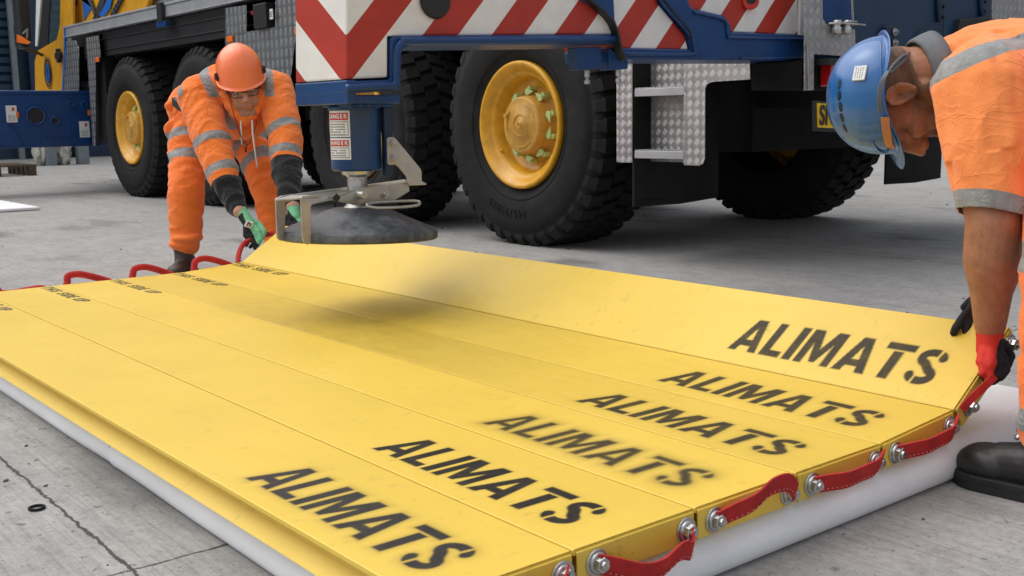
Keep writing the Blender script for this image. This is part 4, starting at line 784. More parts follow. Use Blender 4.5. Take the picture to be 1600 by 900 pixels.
m = MB(); m.prism([(-2.5834, 3.6177, 0.7307), (-2.5834, 4.2503, 0.7067), (-2.5834, 4.2624, 0.6076), (-2.5834, 3.6260, 0.6377)], (-.003, 0, 0)); npl = m.build('number_plate', M['plate'], npf)
a_, b_ = V((-2.5834, 3.6177, 0.7307)), V((-2.5834, 4.2503, 0.7067)); ey_ = (b_ - a_).normalized(); up_ = V((0, 0, 1)); ex_ = V((0, 1, 0))
for k, ch in enumerate('SN'):
    pp_ = V((-2.5795, a_.y + .030 + k * .049, (a_.z + V((-2.5834, 3.6260, 0.6377)).z) / 2 - .004)); text(ch, .105, M['ink'], npl, pp_, (0, .72, 0), (0, 0, 1), thick=.0006, bold=.003, name='plate_letter', raw=True)
m = MB(); m.cyl((-2.5956, 3.7086, 0.7528), (-2.5782, 3.6837, 0.7524), .010, n=10); m.build('plate_screw', M['bolt'], npf)
tb = MB(); tb.prism([(-2.6391, 3.7083, 1.2716), (-2.6391, 5.0087, 1.3671), (-2.6391, 5.0442, 1.0232), (-2.6391, 4.7578, 0.9010), (-2.6391, 3.9148, 0.9116), (-2.6391, 3.7219, 0.9813)], (-.02, 0, 0)); tbo = cpart(tb, 'tailboard', paint('tailboard_blue', (0.006, 0.035, 0.085), 0.42, dirt=0.2, coat=0.3), bevel=.003)
m = MB(); m.prism([(-2.6304, 3.6920, 1.2694), (-2.6304, 3.8859, 1.2836), (-2.6304, 3.8994, 1.0365), (-2.6304, 3.7150, 1.0440)], (-.006, 0, 0)); m.build('tailboard_recess', M['blue'], tbo)
m = MB(); m.prism([(-2.6130, 4.1174, 1.0385), (-2.6130, 4.1452, 1.0448), (-2.6130, 4.1884, 1.0360), (-2.6130, 4.1934, 0.9632), (-2.6130, 4.1178, 0.9612)], (-.03, 0, 0)); bl = m.build('bolted_lug', M['navy'], tbo, bevel=.003)
hexb((-2.6086, 4.1729, 1.0196), .012, bl); hexb((-2.6086, 4.1759, 0.9755), .012, bl)
m = MB(); m.tube(smoothpath([(-2.6304, 4.3767, 0.9908), (-2.6304, 4.3992, 1.0264), (-2.6304, 4.4441, 1.0360), (-2.6304, 4.5268, 1.0335), (-2.6304, 4.5803, 1.0217)], 5), .003, 6); m.tube([(-2.6304, 4.5857, 1.1451), (-2.6304, 4.5915, 1.0138)], .002, 5); m.build('weld_seam', M['navy'], tbo, smooth=True)
for a9, b9 in (((-2.6304, 4.5173, 1.2764), (-2.6304, 4.5492, 1.0780)), ((-2.6304, 4.8779, 1.3004), (-2.6304, 4.9072, 1.1183))):
    m = MB(); m.tube([a9, b9], .012, 8); m.build('hinge_rib', M['navy'], tbo, smooth=True)
for p in ((-2.6348, 4.5881, 1.1456), (-2.6348, 4.5867, 1.0991), (-2.6348, 4.9436, 1.1831), (-2.6348, 4.9421, 1.1402)):
    m = MB(); m.cyl(p, V(p) + V((.008, 0, 0)), .008, n=10); m.build('rivet', M['black'], tbo)
m = MB(); m.prism([(-2.6130, 4.7040, 1.0941), (-2.6130, 4.9610, 1.1164), (-2.6130, 4.9709, 1.0192), (-2.6130, 4.6735, 1.0098)], (-.03, 0, 0)); m.build('black_box', M['black'], tbo, bevel=.004)
m = MB(); m.prism([(-2.6304, 4.9806, 1.3640), (-2.6304, 5.8056, 1.4246), (-2.6304, 5.8490, 1.1119), (-2.6304, 5.0069, 1.1082)], (-.01, 0, 0)); cpart(m, 'rear_tread_plate', M['diaY'])
for p in ((-2.5956, 3.7462, 1.0135), (-2.5956, 3.8142, 1.0159)):
    m = MB(); m.lathe(V(p) + V((0, 0, .035)), (0, 0, -1), [(0, .018), (.012, .022), (.02, .014), (.03, .020), (.05, .020), (.055, .012)], 16); pk = m.build('shackle_pin', M['bolt'], tbo, smooth=True)
m = MB(); m.tube([(-2.5869, 3.6826, 1.0322), (-2.5695, 3.8428, 1.0446)], .004, 6); m.tube([(-2.5782, 3.7576, 1.0370), (-2.5607, 3.8868, 1.0334)], .004, 6)
for k in range(14): 
    p = V((-2.6043, 3.8553, 1.1316)).lerp(V((-2.5869, 3.8436, 1.0312)), k / 14); m.tube([p + V((.004 * math.cos(t_ * math.pi / 4) * (k % 2), .004 * math.cos(t_ * math.pi / 4) * ((k + 1) % 2), .008 * math.sin(t_ * math.pi / 4))) for t_ in range(8)], .0015, 5, True)
m.build('locking_pin', M['bolt'], pk, smooth=True)

# ------------------------------------------------------------ buildings and yard clutter behind the crane
def cladding(name, col, ax='Z', pitch=.18, rough=.5):
    t = NT(name); x = t.xyz(); s = t.math('FRACT', t.math('DIVIDE', x[ax], pitch)); h = t.math('SMOOTH_MIN', t.math('MULTIPLY', s, 4.0), 1.0, 0.3)
    c = t.ramp(t.noise(t.co((.3, .3, .3)), 4, 6), [(0.3, tuple(v * .7 for v in col)), (0.7, col)]); t.set(Base_Color=c, Roughness=rough); return t.m
cladm = cladding('blue_cladding', (0.012, 0.045, 0.085))
b1 = thing('warehouse', 'dark blue ribbed metal warehouse behind the crane cab at the far left', 'building', (-24.2, 8, 0))
m = MB(); m.box((-26, -14, .0), (-24.2, 16.5, 9)); w = m.build('wall', cladm, b1); w.location = (24.2, -8, 0)
m = MB()
for k in range(48): m.prism([(-24.2, -14, .3 + k * .18), (-24.12, -14, .33 + k * .18), (-24.12, -14, .44 + k * .18), (-24.2, -14, .47 + k * .18)], (0, 20.6, 0))
o = m.build('ribbing', cladm, b1); o.location = (24.2, -8, 0)
m = MB(); m.box((-24.05, 6.75, 0), (-23.9, 7.45, 9)); m.box((-24.1, 7.6, 0), (-24.0, 12.0, 9)); o = m.build('panel_door', M['navy'], b1); o.location = (24.2, -8, 0)
m = MB(); m.box((-24.0, 6.42, 0), (-23.88, 6.52, 9)); m.box((-23.98, 7.50, 1.2), (-23.86, 7.62, 9)); o = m.build('downpipe', M['greypost'], b1, bevel=.01); o.location = (24.2, -8, 0)
m = MB(); m.box((-23.98, 8.6, .02), (-23.6, 11.2, .22)); o = m.build('kerb_strip', M['cream'], b1); o.location = (24.2, -8, 0)
b2 = thing('shed', 'long dark shed standing beyond the crane on its far side', 'building', (0, 22, 0))
m = MB(); m.box((-24.0, 22, 0), (30, 26, 5)); o = m.build('wall', cladding('dark_cladding', (0.05, 0.055, 0.06), 'X', .35), b2); o.location = (0, -22, 0)
m = MB()
for k in range(12): m.box((-22 + k * 4.4, 21.93, .1), (-19.6 + k * 4.4, 21.995, 3.4))
o = m.build('roller_door', M['dark'], b2); o.location = (0, -22, 0)
m = MB(); m.box((-24, 21.6, 0), (30, 21.99, .25)); o = m.build('plinth', M['greypost'], b2); o.location = (0, -22, 0)
# things under the raised front outrigger
for xx, yy, lab in (((-27.9135, 8.1601, 0.0000), 0, 'grey post standing under the blue front outrigger, left of the white sack'), ((-26.9302, 8.6208, 0.0000), 0, 'grey post standing under the blue front outrigger, right of the white sack')):
    m = MB(); m.box((-19.85, xx[1] * 19.8 / -xx[0] - .09, 0), (-19.65, xx[1] * 19.8 / -xx[0] + .09, 1.0)); tag(m.build('post', M['greypost'], bevel=.01), lab, 'post', 'grey posts under the outrigger')
def blobmesh(name, mat, c_, rad, amp, seed, sub=4):
    m = MB(); bmesh.ops.create_icosphere(m.bm, subdivisions=sub, radius=1)
    for v in m.bm.verts:
        k = 1 + amp * noise.noise(v.co * 2.1 + V((seed, 0, 0))) + amp * .5 * noise.noise(v.co * 5 + V((seed, 3, 0)))
        v.co = V((v.co.x * rad[0] * k + c_[0], v.co.y * rad[1] * k + c_[1], max(0.0, v.co.z * rad[2] * k + rad[2] * .8)))
    return m.build(name, mat, smooth=True)
tag(blobmesh('rubble_sack', M['sack'], (-19.9, 6.02, 0), (.25, .15, .34), .5, 3), 'crumpled white sack on the ground under the blue front outrigger', 'sack')
tag(blobmesh('rubble_sack', M['sack'], (-19.9, 5.66, 0), (.2, .09, .36), .5, 9), 'narrow white sack at the left of the grey posts', 'sack')
pl = thing('pallet', 'old timber pallet lying at the left edge below the blue beam', 'pallet', (-16.6, 4.1, 0))
m = MB()
for k in range(5): m.box((-.5 + k * .23, -.8, .13), (-.36 + k * .23, .42, .155))
m.build('top_board', M['wood'], pl); m = MB()
for yy in (-.6, -.1, .36): m.box((-.5, yy - .05, .0), (.56, yy + .05, .13))
m.build('block', M['wood'], pl)
# ------------------------------------------------------------ people
def fabric(name, col, rough=.85, bands=True, weave=900, spec=.25, sheen=.2, crease=.38, band_col=(0.26, 0.26, 0.255)):
    t = NT(name); n = t.noise(t.co(), 9, 6, 0.6); f = t.noise(t.co(), weave / 4, 3, .6)
    c = t.ramp(n, [(0.3, tuple(v * .86 for v in col)), (0.7, col)])
    if bands:
        b = t.math('SUBTRACT', 0.5, t.math('MULTIPLY', t.attr('band'), 900.0), clamp=True)
        bn = t.noise(t.co(), 60, 5, .7); c = t.mix(b, c, t.ramp(bn, [(0.3, tuple(v * .8 for v in band_col)), (0.7, tuple(v * 1.2 for v in band_col))]))
        dk = t.math('SUBTRACT', 0.5, t.math('MULTIPLY', t.attr('darkpart'), 900.0), clamp=True); c = t.mix(dk, c, (0.012, 0.012, 0.016))
        t.set(Roughness=t.math('SUBTRACT', rough, t.math('MULTIPLY', b, .30)))
    else: t.set(Roughness=rough)
    wr = t.noise(t.co((1, 1, 1.5)), 9, 3, .5, 1.2); rd = t.math('SUBTRACT', 1.0, t.math('MULTIPLY', t.math('ABSOLUTE', t.math('SUBTRACT', wr, .5)), 9.0), clamp=True); rd = t.math('MULTIPLY', rd, rd)
    wr2 = t.noise(t.co((1, 1.3, 1), loc=(3, 1, 2)), 21, 3, .5, 1.0); rd2 = t.math('SUBTRACT', 1.0, t.math('MULTIPLY', t.math('ABSOLUTE', t.math('SUBTRACT', wr2, .5)), 10.0), clamp=True)
    t.set(Base_Color=c, Sheen_Weight=sheen, Specular_IOR_Level=spec); t.bump(t.math('ADD', t.math('ADD', t.math('MULTIPLY', f, .12), t.math('MULTIPLY', rd, crease)), t.math('MULTIPLY', rd2, crease * .4)), .8, .010); return t.m
M['hivis'] = fabric('hi_vis_orange_cloth', (1.0, 0.235, 0.040), crease=.28)
M['hivis2'] = fabric('hi_vis_trouser_cloth', (1.0, 0.22, 0.036), crease=.2)
M['hivis3'] = fabric('hi_vis_shirt_cloth', (1.0, 0.30, 0.085), crease=.14)
def skin(name, col, hairc=(0.03, 0.02, 0.015)):
    t = NT(name); n = t.noise(t.co(), 30, 8, .65); f = t.noise(t.co(), 420, 4, .7); b = t.noise(t.co(), 8, 4)
    c = t.ramp(n, [(0.3, tuple(v * .66 for v in col)), (0.6, col), (0.8, (min(1, col[0] * 1.15), col[1] * 1.04, col[2]))])
    hr = t.noise(t.co((1, 1, .35)), 260, 3, .7); c = t.mix(t.ramp(hr, [(0.56, 0.0), (0.68, 0.42)]), c, tuple(v * .35 for v in col))
    c = t.mix(t.math('MULTIPLY', t.ramp(b, [(0.5, 0.0), (0.75, 1.0)]), .25), c, (col[0] * 1.05, col[1] * .72, col[2] * .66))
    h = t.attr('hair'); hf = t.math('MULTIPLY', h, t.ramp(f, [(0.35, .45), (0.6, 1.0)])); c = t.mix(hf, c, hairc)
    lp = t.attr('lip'); c = t.mix(t.math('MULTIPLY', lp, .55), c, (col[0] * .8, col[1] * .42, col[2] * .42))
    t.set(Base_Color=c, Roughness=.5, Subsurface_Weight=.12, Subsurface_Radius=(.9, .35, .2), Subsurface_Scale=.006, Specular_IOR_Level=.4); t.bump(t.math('ADD', f, n), .5, .002); return t.m
M['skinL'] = skin('fair_skin', (0.62, 0.33, 0.22)); M['skinR'] = skin('tanned_skin', (0.42, 0.185, 0.10))
def knit(name, col, rough=.8):
    t = NT(name); f = t.noise(t.co(), 500, 3, .6); n = t.noise(t.co(), 25, 5); t.set(Base_Color=t.ramp(n, [(0.3, tuple(v * .75 for v in col)), (0.7, col)]), Roughness=rough, Specular_IOR_Level=.25); t.bump(f, .5, .002); return t.m
def glovemat(name, col, palm=(0.012, 0.012, 0.013)):
    t = NT(name); f = t.noise(t.co(), 500, 3, .6); n = t.noise(t.co(), 25, 5)
    p = t.math('SUBTRACT', 0.5, t.math('MULTIPLY', t.attr('palm'), 400.0), clamp=True)
    c = t.mix(p, t.ramp(n, [(0.3, tuple(v * .75 for v in col)), (0.7, col)]), palm); t.set(Base_Color=c, Roughness=.7, Specular_IOR_Level=.3); t.bump(f, .5, .002); return t.m
M['glG'] = glovemat('green_glove', (0.20, 0.55, 0.30)); M['glR'] = glovemat('red_glove', (0.72, 0.045, 0.03))
M['brownboot'] = paint('brown_leather', (0.055, 0.032, 0.022), .55, dirt=.5, scale=30, bump=.4)
M['blackboot'] = paint('black_leather', (0.018, 0.017, 0.017), .46, dirt=.35, scale=50, bump=.15)
M['sole'] = paint('black_sole', (0.014, 0.014, 0.014), .6, dirt=.3, scale=30, bump=.3)
M['helmO'] = paint('orange_helmet', (1.0, 0.225, 0.075), .32, dirt=.06, coat=.3, bump=.0)
M['helmB'] = paint('blue_helmet', (0.008, 0.115, 0.36), .26, dirt=.10, coat=.6, bump=.02)
M['strapg'] = paint('grey_harness', (0.11, 0.125, 0.14), .5, dirt=.1); M['tanband'] = paint('tan_sweatband', (0.55, 0.25, 0.08), .7)
M['eye'] = paint('eye_white', (0.6, 0.57, 0.54), .25, dirt=.02, bump=0); M['frame'] = paint('spectacle_frame', (0.012, 0.012, 0.013), .25, bump=0)
M['cord'] = paint('white_cord', (0.62, 0.62, 0.60), .8)

def frame_from(u, f):
    u = V(u).normalized(); f = V(f); f = (f - u * f.dot(u)).normalized(); s = f.cross(u); return s, f, u     # s: the figure's right-hand side
class Blob:
    def __init__(s): s.m = MB(); s.segs = []
    def cap(s, p0, p1, r0, r1=None, n=20):
        r1 = r0 if r1 is None else r1; p0, p1 = V(p0), V(p1); ax = (p1 - p0); L_ = ax.length; ax.normalize(); rs = []
        for k in range(1, 6): a = R(90 - 18 * k); rs.append(s.m.ring(p0 - ax * r0 * math.sin(a), ax, r0 * math.cos(a), n)) if k < 6 else None
        for k in range(0, 5): a = R(18 * k); rs.append(s.m.ring(p1 + ax * r1 * math.sin(a), ax, r1 * math.cos(a), n))
        s.m.loft(rs); s.segs.append((p0, p1, r0, r1)); return s
    def chain(s, pts, rs, n=20):
        for k in range(len(pts) - 1): s.cap(pts[k], pts[k + 1], rs[k], rs[k + 1], n)
        return s
    def ell(s, c, rad, fr=None, n=3):
        s3, f3, u3 = fr if fr else (V((1, 0, 0)), V((0, 1, 0)), V((0, 0, 1)))
        mt = Matrix(((s3.x * rad[0], f3.x * rad[1], u3.x * rad[2], c[0]), (s3.y * rad[0], f3.y * rad[1], u3.y * rad[2], c[1]), (s3.z * rad[0], f3.z * rad[1], u3.z * rad[2], c[2]), (0, 0, 0, 1)))
        bmesh.ops.create_icosphere(s.m.bm, subdivisions=n, radius=1, matrix=mt); return s
    def mesh(s, name, vox, it=6, fac=.5):
        bmesh.ops.recalc_face_normals(s.m.bm, faces=s.m.bm.faces)
        me = bpy.data.meshes.new('tmp'); s.m.bm.to_mesh(me); s.m.bm.free(); o = bpy.data.objects.new('tmp', me); C.objects.link(o)
        r = o.modifiers.new('r', 'REMESH'); r.mode = 'VOXEL'; r.voxel_size = vox; r.use_smooth_shade = True
        k = o.modifiers.new('s', 'SMOOTH'); k.factor = fac; k.iterations = it
        out = bpy.data.meshes.new_from_object(o.evaluated_get(bpy.context.evaluated_depsgraph_get())); out.name = name
        bpy.data.objects.remove(o); bpy.data.meshes.remove(me)
        out.polygons.foreach_set('use_smooth', [True] * len(out.polygons)); return out
def vco(me): a = np.empty(len(me.vertices) * 3); me.vertices.foreach_get('co', a); return a.reshape(-1, 3)
def vno(me): a = np.empty(len(me.vertices) * 3); me.vertices.foreach_get('normal', a); return a.reshape(-1, 3)
def setco(me, a): me.vertices.foreach_set('co', a.reshape(-1)); me.update()
def attr(me, name, vals): a = me.attributes.new(name, 'FLOAT', 'POINT'); a.data.foreach_set('value', np.asarray(vals, np.float32))
def nz(P_, sc, off=0.0, stretch=None):
    out = np.empty(len(P_)); Q = P_ * sc + off
    if stretch is not None: Q = Q * np.array(stretch)
    f = noise.noise
    for k in range(len(Q)): out[k] = f(Vector(Q[k]))
    return out
def nearest(P_, segs):
    best = np.full(len(P_), 1e9); idx = np.zeros(len(P_), int); T_ = np.zeros(len(P_))
    for k, (a, b, r0, r1) in enumerate(segs):
        a, b = np.array(a), np.array(b); d = b - a; L2 = d @ d; t = np.clip((P_ - a) @ d / L2, 0, 1); dist = np.linalg.norm(P_ - a - t[:, None] * d, axis=1) / (r0 + (r1 - r0) * t)
        m_ = dist < best; best[m_] = dist[m_]; idx[m_] = k; T_[m_] = ((P_ - a) @ d / math.sqrt(L2))[m_]
    return idx, T_
def wrinkle(me, segs, amp, freq, seed=0.0, along=.45, fold=None):
    # folds run mostly around each limb: noise is compressed along the limb direction
    P_ = vco(me); N_ = vno(me); idx, T_ = nearest(P_, segs); disp = np.zeros(len(P_))
    for k, (a, b, r0, r1) in enumerate(segs):
        m_ = idx == k
        if not m_.any(): continue
        d = np.array((V(b) - V(a)).normalized()); Q = P_[m_]; al = Q @ d; per = Q - np.outer(al, d)
        Q2 = per * freq * along + np.outer(al * freq + 0.6 * np.sin(per @ np.array((1.0, .7, .4)) * freq * 1.2), d)
        n1 = nz(Q2, 1.0, seed); n2 = nz(Q2, 2.3, seed + 5)
        disp[m_] = (1 - np.abs(n1) * 2.2) * .6 + n2 * .6
    if fold is not None: disp *= fold(P_)
    setco(me, P_ + N_ * (disp * amp)[:, None])

def add_head(B, c, fr, k=1.0, neck=None, ears=True):
    s, f, u = fr; p = lambda a, b, d: V(c) + (s * a + f * b + u * d) * k
    B.ell(p(0, -.008, .042), (.074 * k, .096 * k, .088 * k), fr); B.ell(p(0, .040, -.018), (.058 * k, .050 * k, .076 * k), fr)
    B.cap(p(-.016, .070, -.092), p(.016, .070, -.092), .020 * k)
    for q in (-1, 1):
        B.cap(p(.052 * q, .0, -.045), p(.020 * q, .068, -.090), .020 * k, .020 * k); B.ell(p(.040 * q, .066, -.012), (.020 * k, .020 * k, .020 * k), fr, 2)
        B.ell(p(.035 * q, .060, -.048), (.022 * k, .022 * k, .028 * k), fr, 2); B.ell(p(.0125 * q, .104, -.024), (.0095 * k, .014 * k, .0095 * k), fr, 2)
        if ears:
            pts = [p(q * .076, .004, -.018), p(q * .079, .008, .010), p(q * .084, .002, .028), p(q * .088, -.014, .035), p(q * .090, -.028, .026), p(q * .089, -.032, .006), p(q * .085, -.024, -.012), p(q * .081, -.012, -.026), p(q * .078, -.002, -.027)]
            e0 = p(q * .078, -.010, .004); pts = [e0 + (w - e0) * .86 for w in pts]; B.chain(pts, [.0048 * k] * 9, 10); B.ell(p(q * .078, -.012, .004), (.005 * k, .015 * k, .022 * k), fr, 2)
            B.chain([p(q * .082, -.004, .022), p(q * .084, -.018, .012), p(q * .081, -.014, -.010)], [.0038 * k] * 3, 8)
    B.ell(p(0, .082, -.002), (.022 * k, .020 * k, .030 * k), fr, 2)
    for q in (-1, 1): B.ell(p(.031 * q, .0765, .019), (.016 * k, .013 * k, .0075 * k), fr, 2)
    B.ell(p(0, .070, -.046), (.032 * k, .030 * k, .032 * k), fr, 2)
    B.cap(p(0, .084, .028), p(0, .110, -.012), .0125 * k, .0135 * k); B.ell(p(0, .118, -.017), (.0115 * k, .0115 * k, .010 * k), fr, 2)
    B.cap(p(-.036, .078, .034), p(.036, .078, .034), .013 * k); B.cap(p(-.018, .093, -.050), p(.018, .093, -.050), .0070 * k); B.cap(p(-.015, .092, -.062), p(.015, .092, -.062), .0080 * k)
    if neck: B.cap(p(0, -.022, -.05), neck[0], .056 * k, neck[1])
def head_post(me, c, fr, k=1.0, hair=None, stubble=.35, lashk=0.0):
    s, f, u = [np.array(a) for a in fr]; P_ = vco(me); Q = (P_ - np.array(c)) / k; a, b, d = Q @ s, Q @ f, Q @ u
    dd = np.zeros(len(P_))
    for q in (-1, 1):
        g = np.exp(-(((a - .031 * q) / .016) ** 2 + ((d - .012) / .011) ** 2)) * (b > .04); dd += g * .013
        dd -= np.exp(-(((a - .031 * q) / .013) ** 2 + ((d - .014) / .0035) ** 2)) * (b > .05) * .003
    dd += np.exp(-((a / .026) ** 2 + ((d + .0565) / .0018) ** 2)) * (b > .07) * .0035
    ei = np.zeros(len(P_))
    for q in (-1, 1): ei += q * np.exp(-(((b + .010) / .009) ** 2 + ((d - .004) / .015) ** 2)) * (a * q > .074) * .011
    setco(me, P_ - f[None, :] * (dd * k)[:, None] - s[None, :] * (ei * k)[:, None])
    near = (np.linalg.norm(Q, axis=1) < .17)
    h = np.zeros(len(P_))
    if hair is not None: h = np.maximum(h, hair(a, b, d) * near)
    lash = np.zeros(len(P_))
    for q in (-1, 1): lash = np.maximum(lash, (np.abs(a - .031 * q) < .015) * np.exp(-((d - .007 + 3.0 * (a - .031 * q) ** 2 / .03) / .0022) ** 2) * (b > .055) * lashk)
    st_ = np.clip((-.018 - d + np.clip(.05 - b, 0, .03)) / .03, 0, 1) * np.clip((d + .14) / .02, 0, 1) * (b > -.01) * near * stubble
    brow = np.zeros(len(P_))
    for q in (-1, 1): brow = np.maximum(brow, ((np.abs(a - .032 * q) < .020) & (np.abs(d - .032 - .1 * 0) < .0045) & (b > .06)) * .75)
    lip = np.clip(1.6 - (np.abs(a) / .024) ** 2 - (np.abs(d + .056) / .011) ** 2, 0, 1) * (b > .075) * near
    attr(me, 'hair', np.maximum(np.maximum(np.maximum(h, lash), st_ * (1 - lip)), brow)); attr(me, 'lip', lip)
def add_eyes(c, fr, k, parent, dep=.0725):
    s, f, u = fr
    for q in (-1, 1):
        p = V(c) + (s * .031 * q + f * dep + u * .0095) * k; m = MB(); bmesh.ops.create_icosphere(m.bm, subdivisions=3, radius=.0108 * k, matrix=Matrix.Translation(p)); e = m.build('eye', M['eye'], parent, smooth=True)
        m = MB(); bmesh.ops.create_icosphere(m.bm, subdivisions=2, radius=.0055 * k, matrix=Matrix.Translation(p + f * .0075 * k - u * .0015)); m.build('iris', M['frame'], e, smooth=True)
def helmet(name, c, fr, rad, mat, parent, rim, brimf, tmax=92, ridge=.004, sq=2.3):
    # shell as rings from crown to rim, rim height varying round the head; brimf(phi) = brim width
    s, f, u = fr; m = MB(); n = 72; rows = []
    ths = [2, 8, 16, 24, 32, 40, 48, 56, 64, 72, 80, 86, 90, 94]
    for th in ths:
        ring = []
        for k in range(n):
            ph = 2 * math.pi * k / n; ct, st = math.cos(R(th)), math.sin(R(th)); e = 2 / sq
            rr = max(st, 0) ** e; hh = (abs(ct) ** e) * (1 if ct > 0 else -1)
            x, y = rr * math.cos(ph) * rad[0], rr * math.sin(ph) * rad[1]; z = hh * rad[2]
            rg_ = ridge * (1 / (1 + math.exp((abs(x) - .030) / .0035)) + .6 / (1 + math.exp((abs(x) - .055) / .0035))) * max(0, ct) ** .7
            z += rg_; z -= rim(ph) * max(0, (th - 60) / 34) ** 2
            ring.append(m.bm.verts.new(V(c) + s * x + f * y + u * z))
        rows.append(ring)
    last = []
    for k in range(n):
        ph = 2 * math.pi * k / n; w_ = brimf(ph); p = rows[-1][k].co; d = (s * math.cos(ph) + f * math.sin(ph)); last.append((p, d, w_))
    for fac, dz in ((.25, -.001), (.6, -.004), (1, -.010)): rows.append([m.bm.verts.new(p + d * (.002 + w_ * fac) + u * (dz * (w_ / .03))) for p, d, w_ in last])
    m.loft(rows, cap=False); m.bm.faces.new(rows[0][::-1])
    o = m.build(name, mat, parent, smooth=True); md = o.modifiers.new('s', 'SOLIDIFY'); md.thickness = .0028; md.offset = -1; sb = o.modifiers.new('ss', 'SUBSURF'); sb.levels = sb.render_levels = 1
    return o
def hand(name, wrist, palm, tips, fr_up, mat, parent, k=1.0, thumb=None, vox=.0024, palm_dir=None, cuff=None, fr=.0088):
    """wrist, palm centre; tips: four lists of points (knuckle, middle, tip); thumb: list of points"""
    B = Blob(); wrist, palm = V(wrist), V(palm)
    kn = [V(t[0]) for t in tips]
    B.cap(wrist, palm, .026 * k, .024 * k)
    for q in kn: B.cap(palm, q, .016 * k, .0115 * k, 14); B.cap(wrist.lerp(palm, .55), q, .015 * k, .0115 * k, 14)
    for a, b in zip(kn, kn[1:]): B.cap(a, b, .0115 * k, n=12)
    for t, sc in zip(tips, (1, 1.03, 1, .88)): B.chain([V(q) for q in t], [fr * 1.12 * k * sc] + [fr * k * sc] * (len(t) - 2) + [fr * .86 * k * sc], 14)
    if thumb: B.chain([wrist.lerp(palm, .45)] + [V(q) for q in thumb], [.015 * k] + [.0115 * k] * (len(thumb) - 1) + [.0098 * k], 14)
    if cuff: B.cap(wrist, cuff, .027 * k, .029 * k)
    me = B.mesh(name, vox, 3, .45); P_ = vco(me)
    pd = np.array(V(palm_dir).normalized()) if palm_dir is not None else np.array((0, 0, -1.)); c0 = np.array(palm)
    sgn = -((P_ - c0) @ pd) + (-.002) - .0015 * nz(P_, 60); tp = [np.array(V(t[-1])) for t in tips]
    for q_ in tp: sgn = np.minimum(sgn, np.linalg.norm(P_ - q_, axis=1) - .013)
    if cuff is not None:
        dc = np.array((V(cuff) - palm).normalized()); h_ = (P_ - np.array(wrist)) @ dc; sgn = np.where(h_ > -.022 * k, .02, sgn)
    attr(me, 'palm', sgn); setco(me, P_ + vno(me) * (nz(P_, 90) * .0006)[:, None]); return link(name, me, mat, parent)
def person(label, loc):
    pass

# ===== crouching worker at the far left end of the mats
B = Blob()
HL = V((-4.4696, 2.1364, 0.8343)); tcam = (-CAM_F).normalized(); rr = CAM_R
fL = (tcam * .86 + rr * .26 - V((0, 0, 1)) * .34).normalized(); uL = (V((0, 0, 1)) * .92 + tcam * .34 + rr * -.07); frL = frame_from(uL, fL)
neckL = V((-4.6518, 2.1784, 0.8087))
add_head(B, HL, frL, .96, neck=(neckL, .055))
B.cap(neckL, (-4.9308, 2.2373, 0.7501), .11, .12); B.chain([(-4.6257, 1.9979, 0.7944), (-4.4601, 1.9874, 0.5752), (-4.3460, 1.9785, 0.4246), (-4.2448, 1.9830, 0.3275)], [.05, .04, .035, .030]); B.chain([(-4.4627, 2.2837, 0.8096), (-4.2868, 2.2360, 0.5834), (-4.1743, 2.1785, 0.4396), (-4.1081, 2.1565, 0.3450)], [.05, .04, .035, .03])
B.chain([(-5.0105, 2.1260, 0.6986), (-4.8301, 2.0076, 0.4247), (-4.8193, 1.9775, 0.1196)], [.07, .05, .04]); B.chain([(-4.9372, 2.3444, 0.6949), (-4.6570, 2.3001, 0.4165), (-4.5294, 2.3028, 0.1151)], [.07, .05, .04]); B.cap((-5.0122, 2.1276, 0.7135), (-4.9389, 2.3461, 0.7100), .08)
meL = B.mesh('person', .0042, 5); head_post(meL, HL, frL, .96, hair=lambda a, b, d: ((b < -.0) & (d > -.03) & (d < .06)) * .8, stubble=.30)
pL = link('person', meL, M['skinL']); tag(pL, 'bending worker in orange helmet, glasses and hi-vis suit, gripping a strap with green gloves', 'person')
add_eyes(HL, frL, .96, pL)
# jacket
J = Blob(); sR, sLf = (-4.6272, 1.9994, 0.8082), (-4.4762, 2.2887, 0.8322)
J.cap((-4.9776, 2.1864, 0.7781), (-4.6273, 2.1721, 0.7913), .135, .125); J.cap((-4.8787, 2.1956, 0.7114), (-4.6055, 2.2088, 0.7002), .10, .085); J.cap(sR, (-4.6170, 2.1638, 0.8359), .088, .095); J.cap(sLf, (-4.6015, 2.1843, 0.8411), .083, .095)
J.cap((-5.0365, 2.1408, 0.7585), (-4.9357, 2.2531, 0.7082), .115, .11)
J.chain([sR, (-4.4674, 1.9831, 0.5942), (-4.3618, 1.9816, 0.4507), (-4.2703, 1.9872, 0.3418)], [.086, .077, .062, .040]); J.chain([sLf, (-4.3130, 2.2457, 0.6238), (-4.2208, 2.1962, 0.4831), (-4.1222, 2.1588, 0.3601)], [.082, .071, .062, .040])
J.cap((-4.6922, 2.1763, 0.8722), (-4.5873, 2.1681, 0.8351), .085, .075); J.ell((-4.7566, 2.1673, 0.8971), (.10, .08, .055), frL)      # hood bunched behind the neck
J.chain([(-4.5247, 2.0773, 0.8056), (-4.4875, 2.0921, 0.7447), (-4.4553, 2.1222, 0.7057)], [.026, .024, .022]); J.chain([(-4.4343, 2.1899, 0.8089), (-4.4317, 2.1608, 0.7433), (-4.4495, 2.1280, 0.7001)], [.026, .024, .022])
jsegs = list(J.segs); meJ = J.mesh('jacket', .0048, 9); 
wrinkle(meJ, jsegs, .0095, 15, 1.0); P_ = vco(meJ); N_ = vno(meJ)
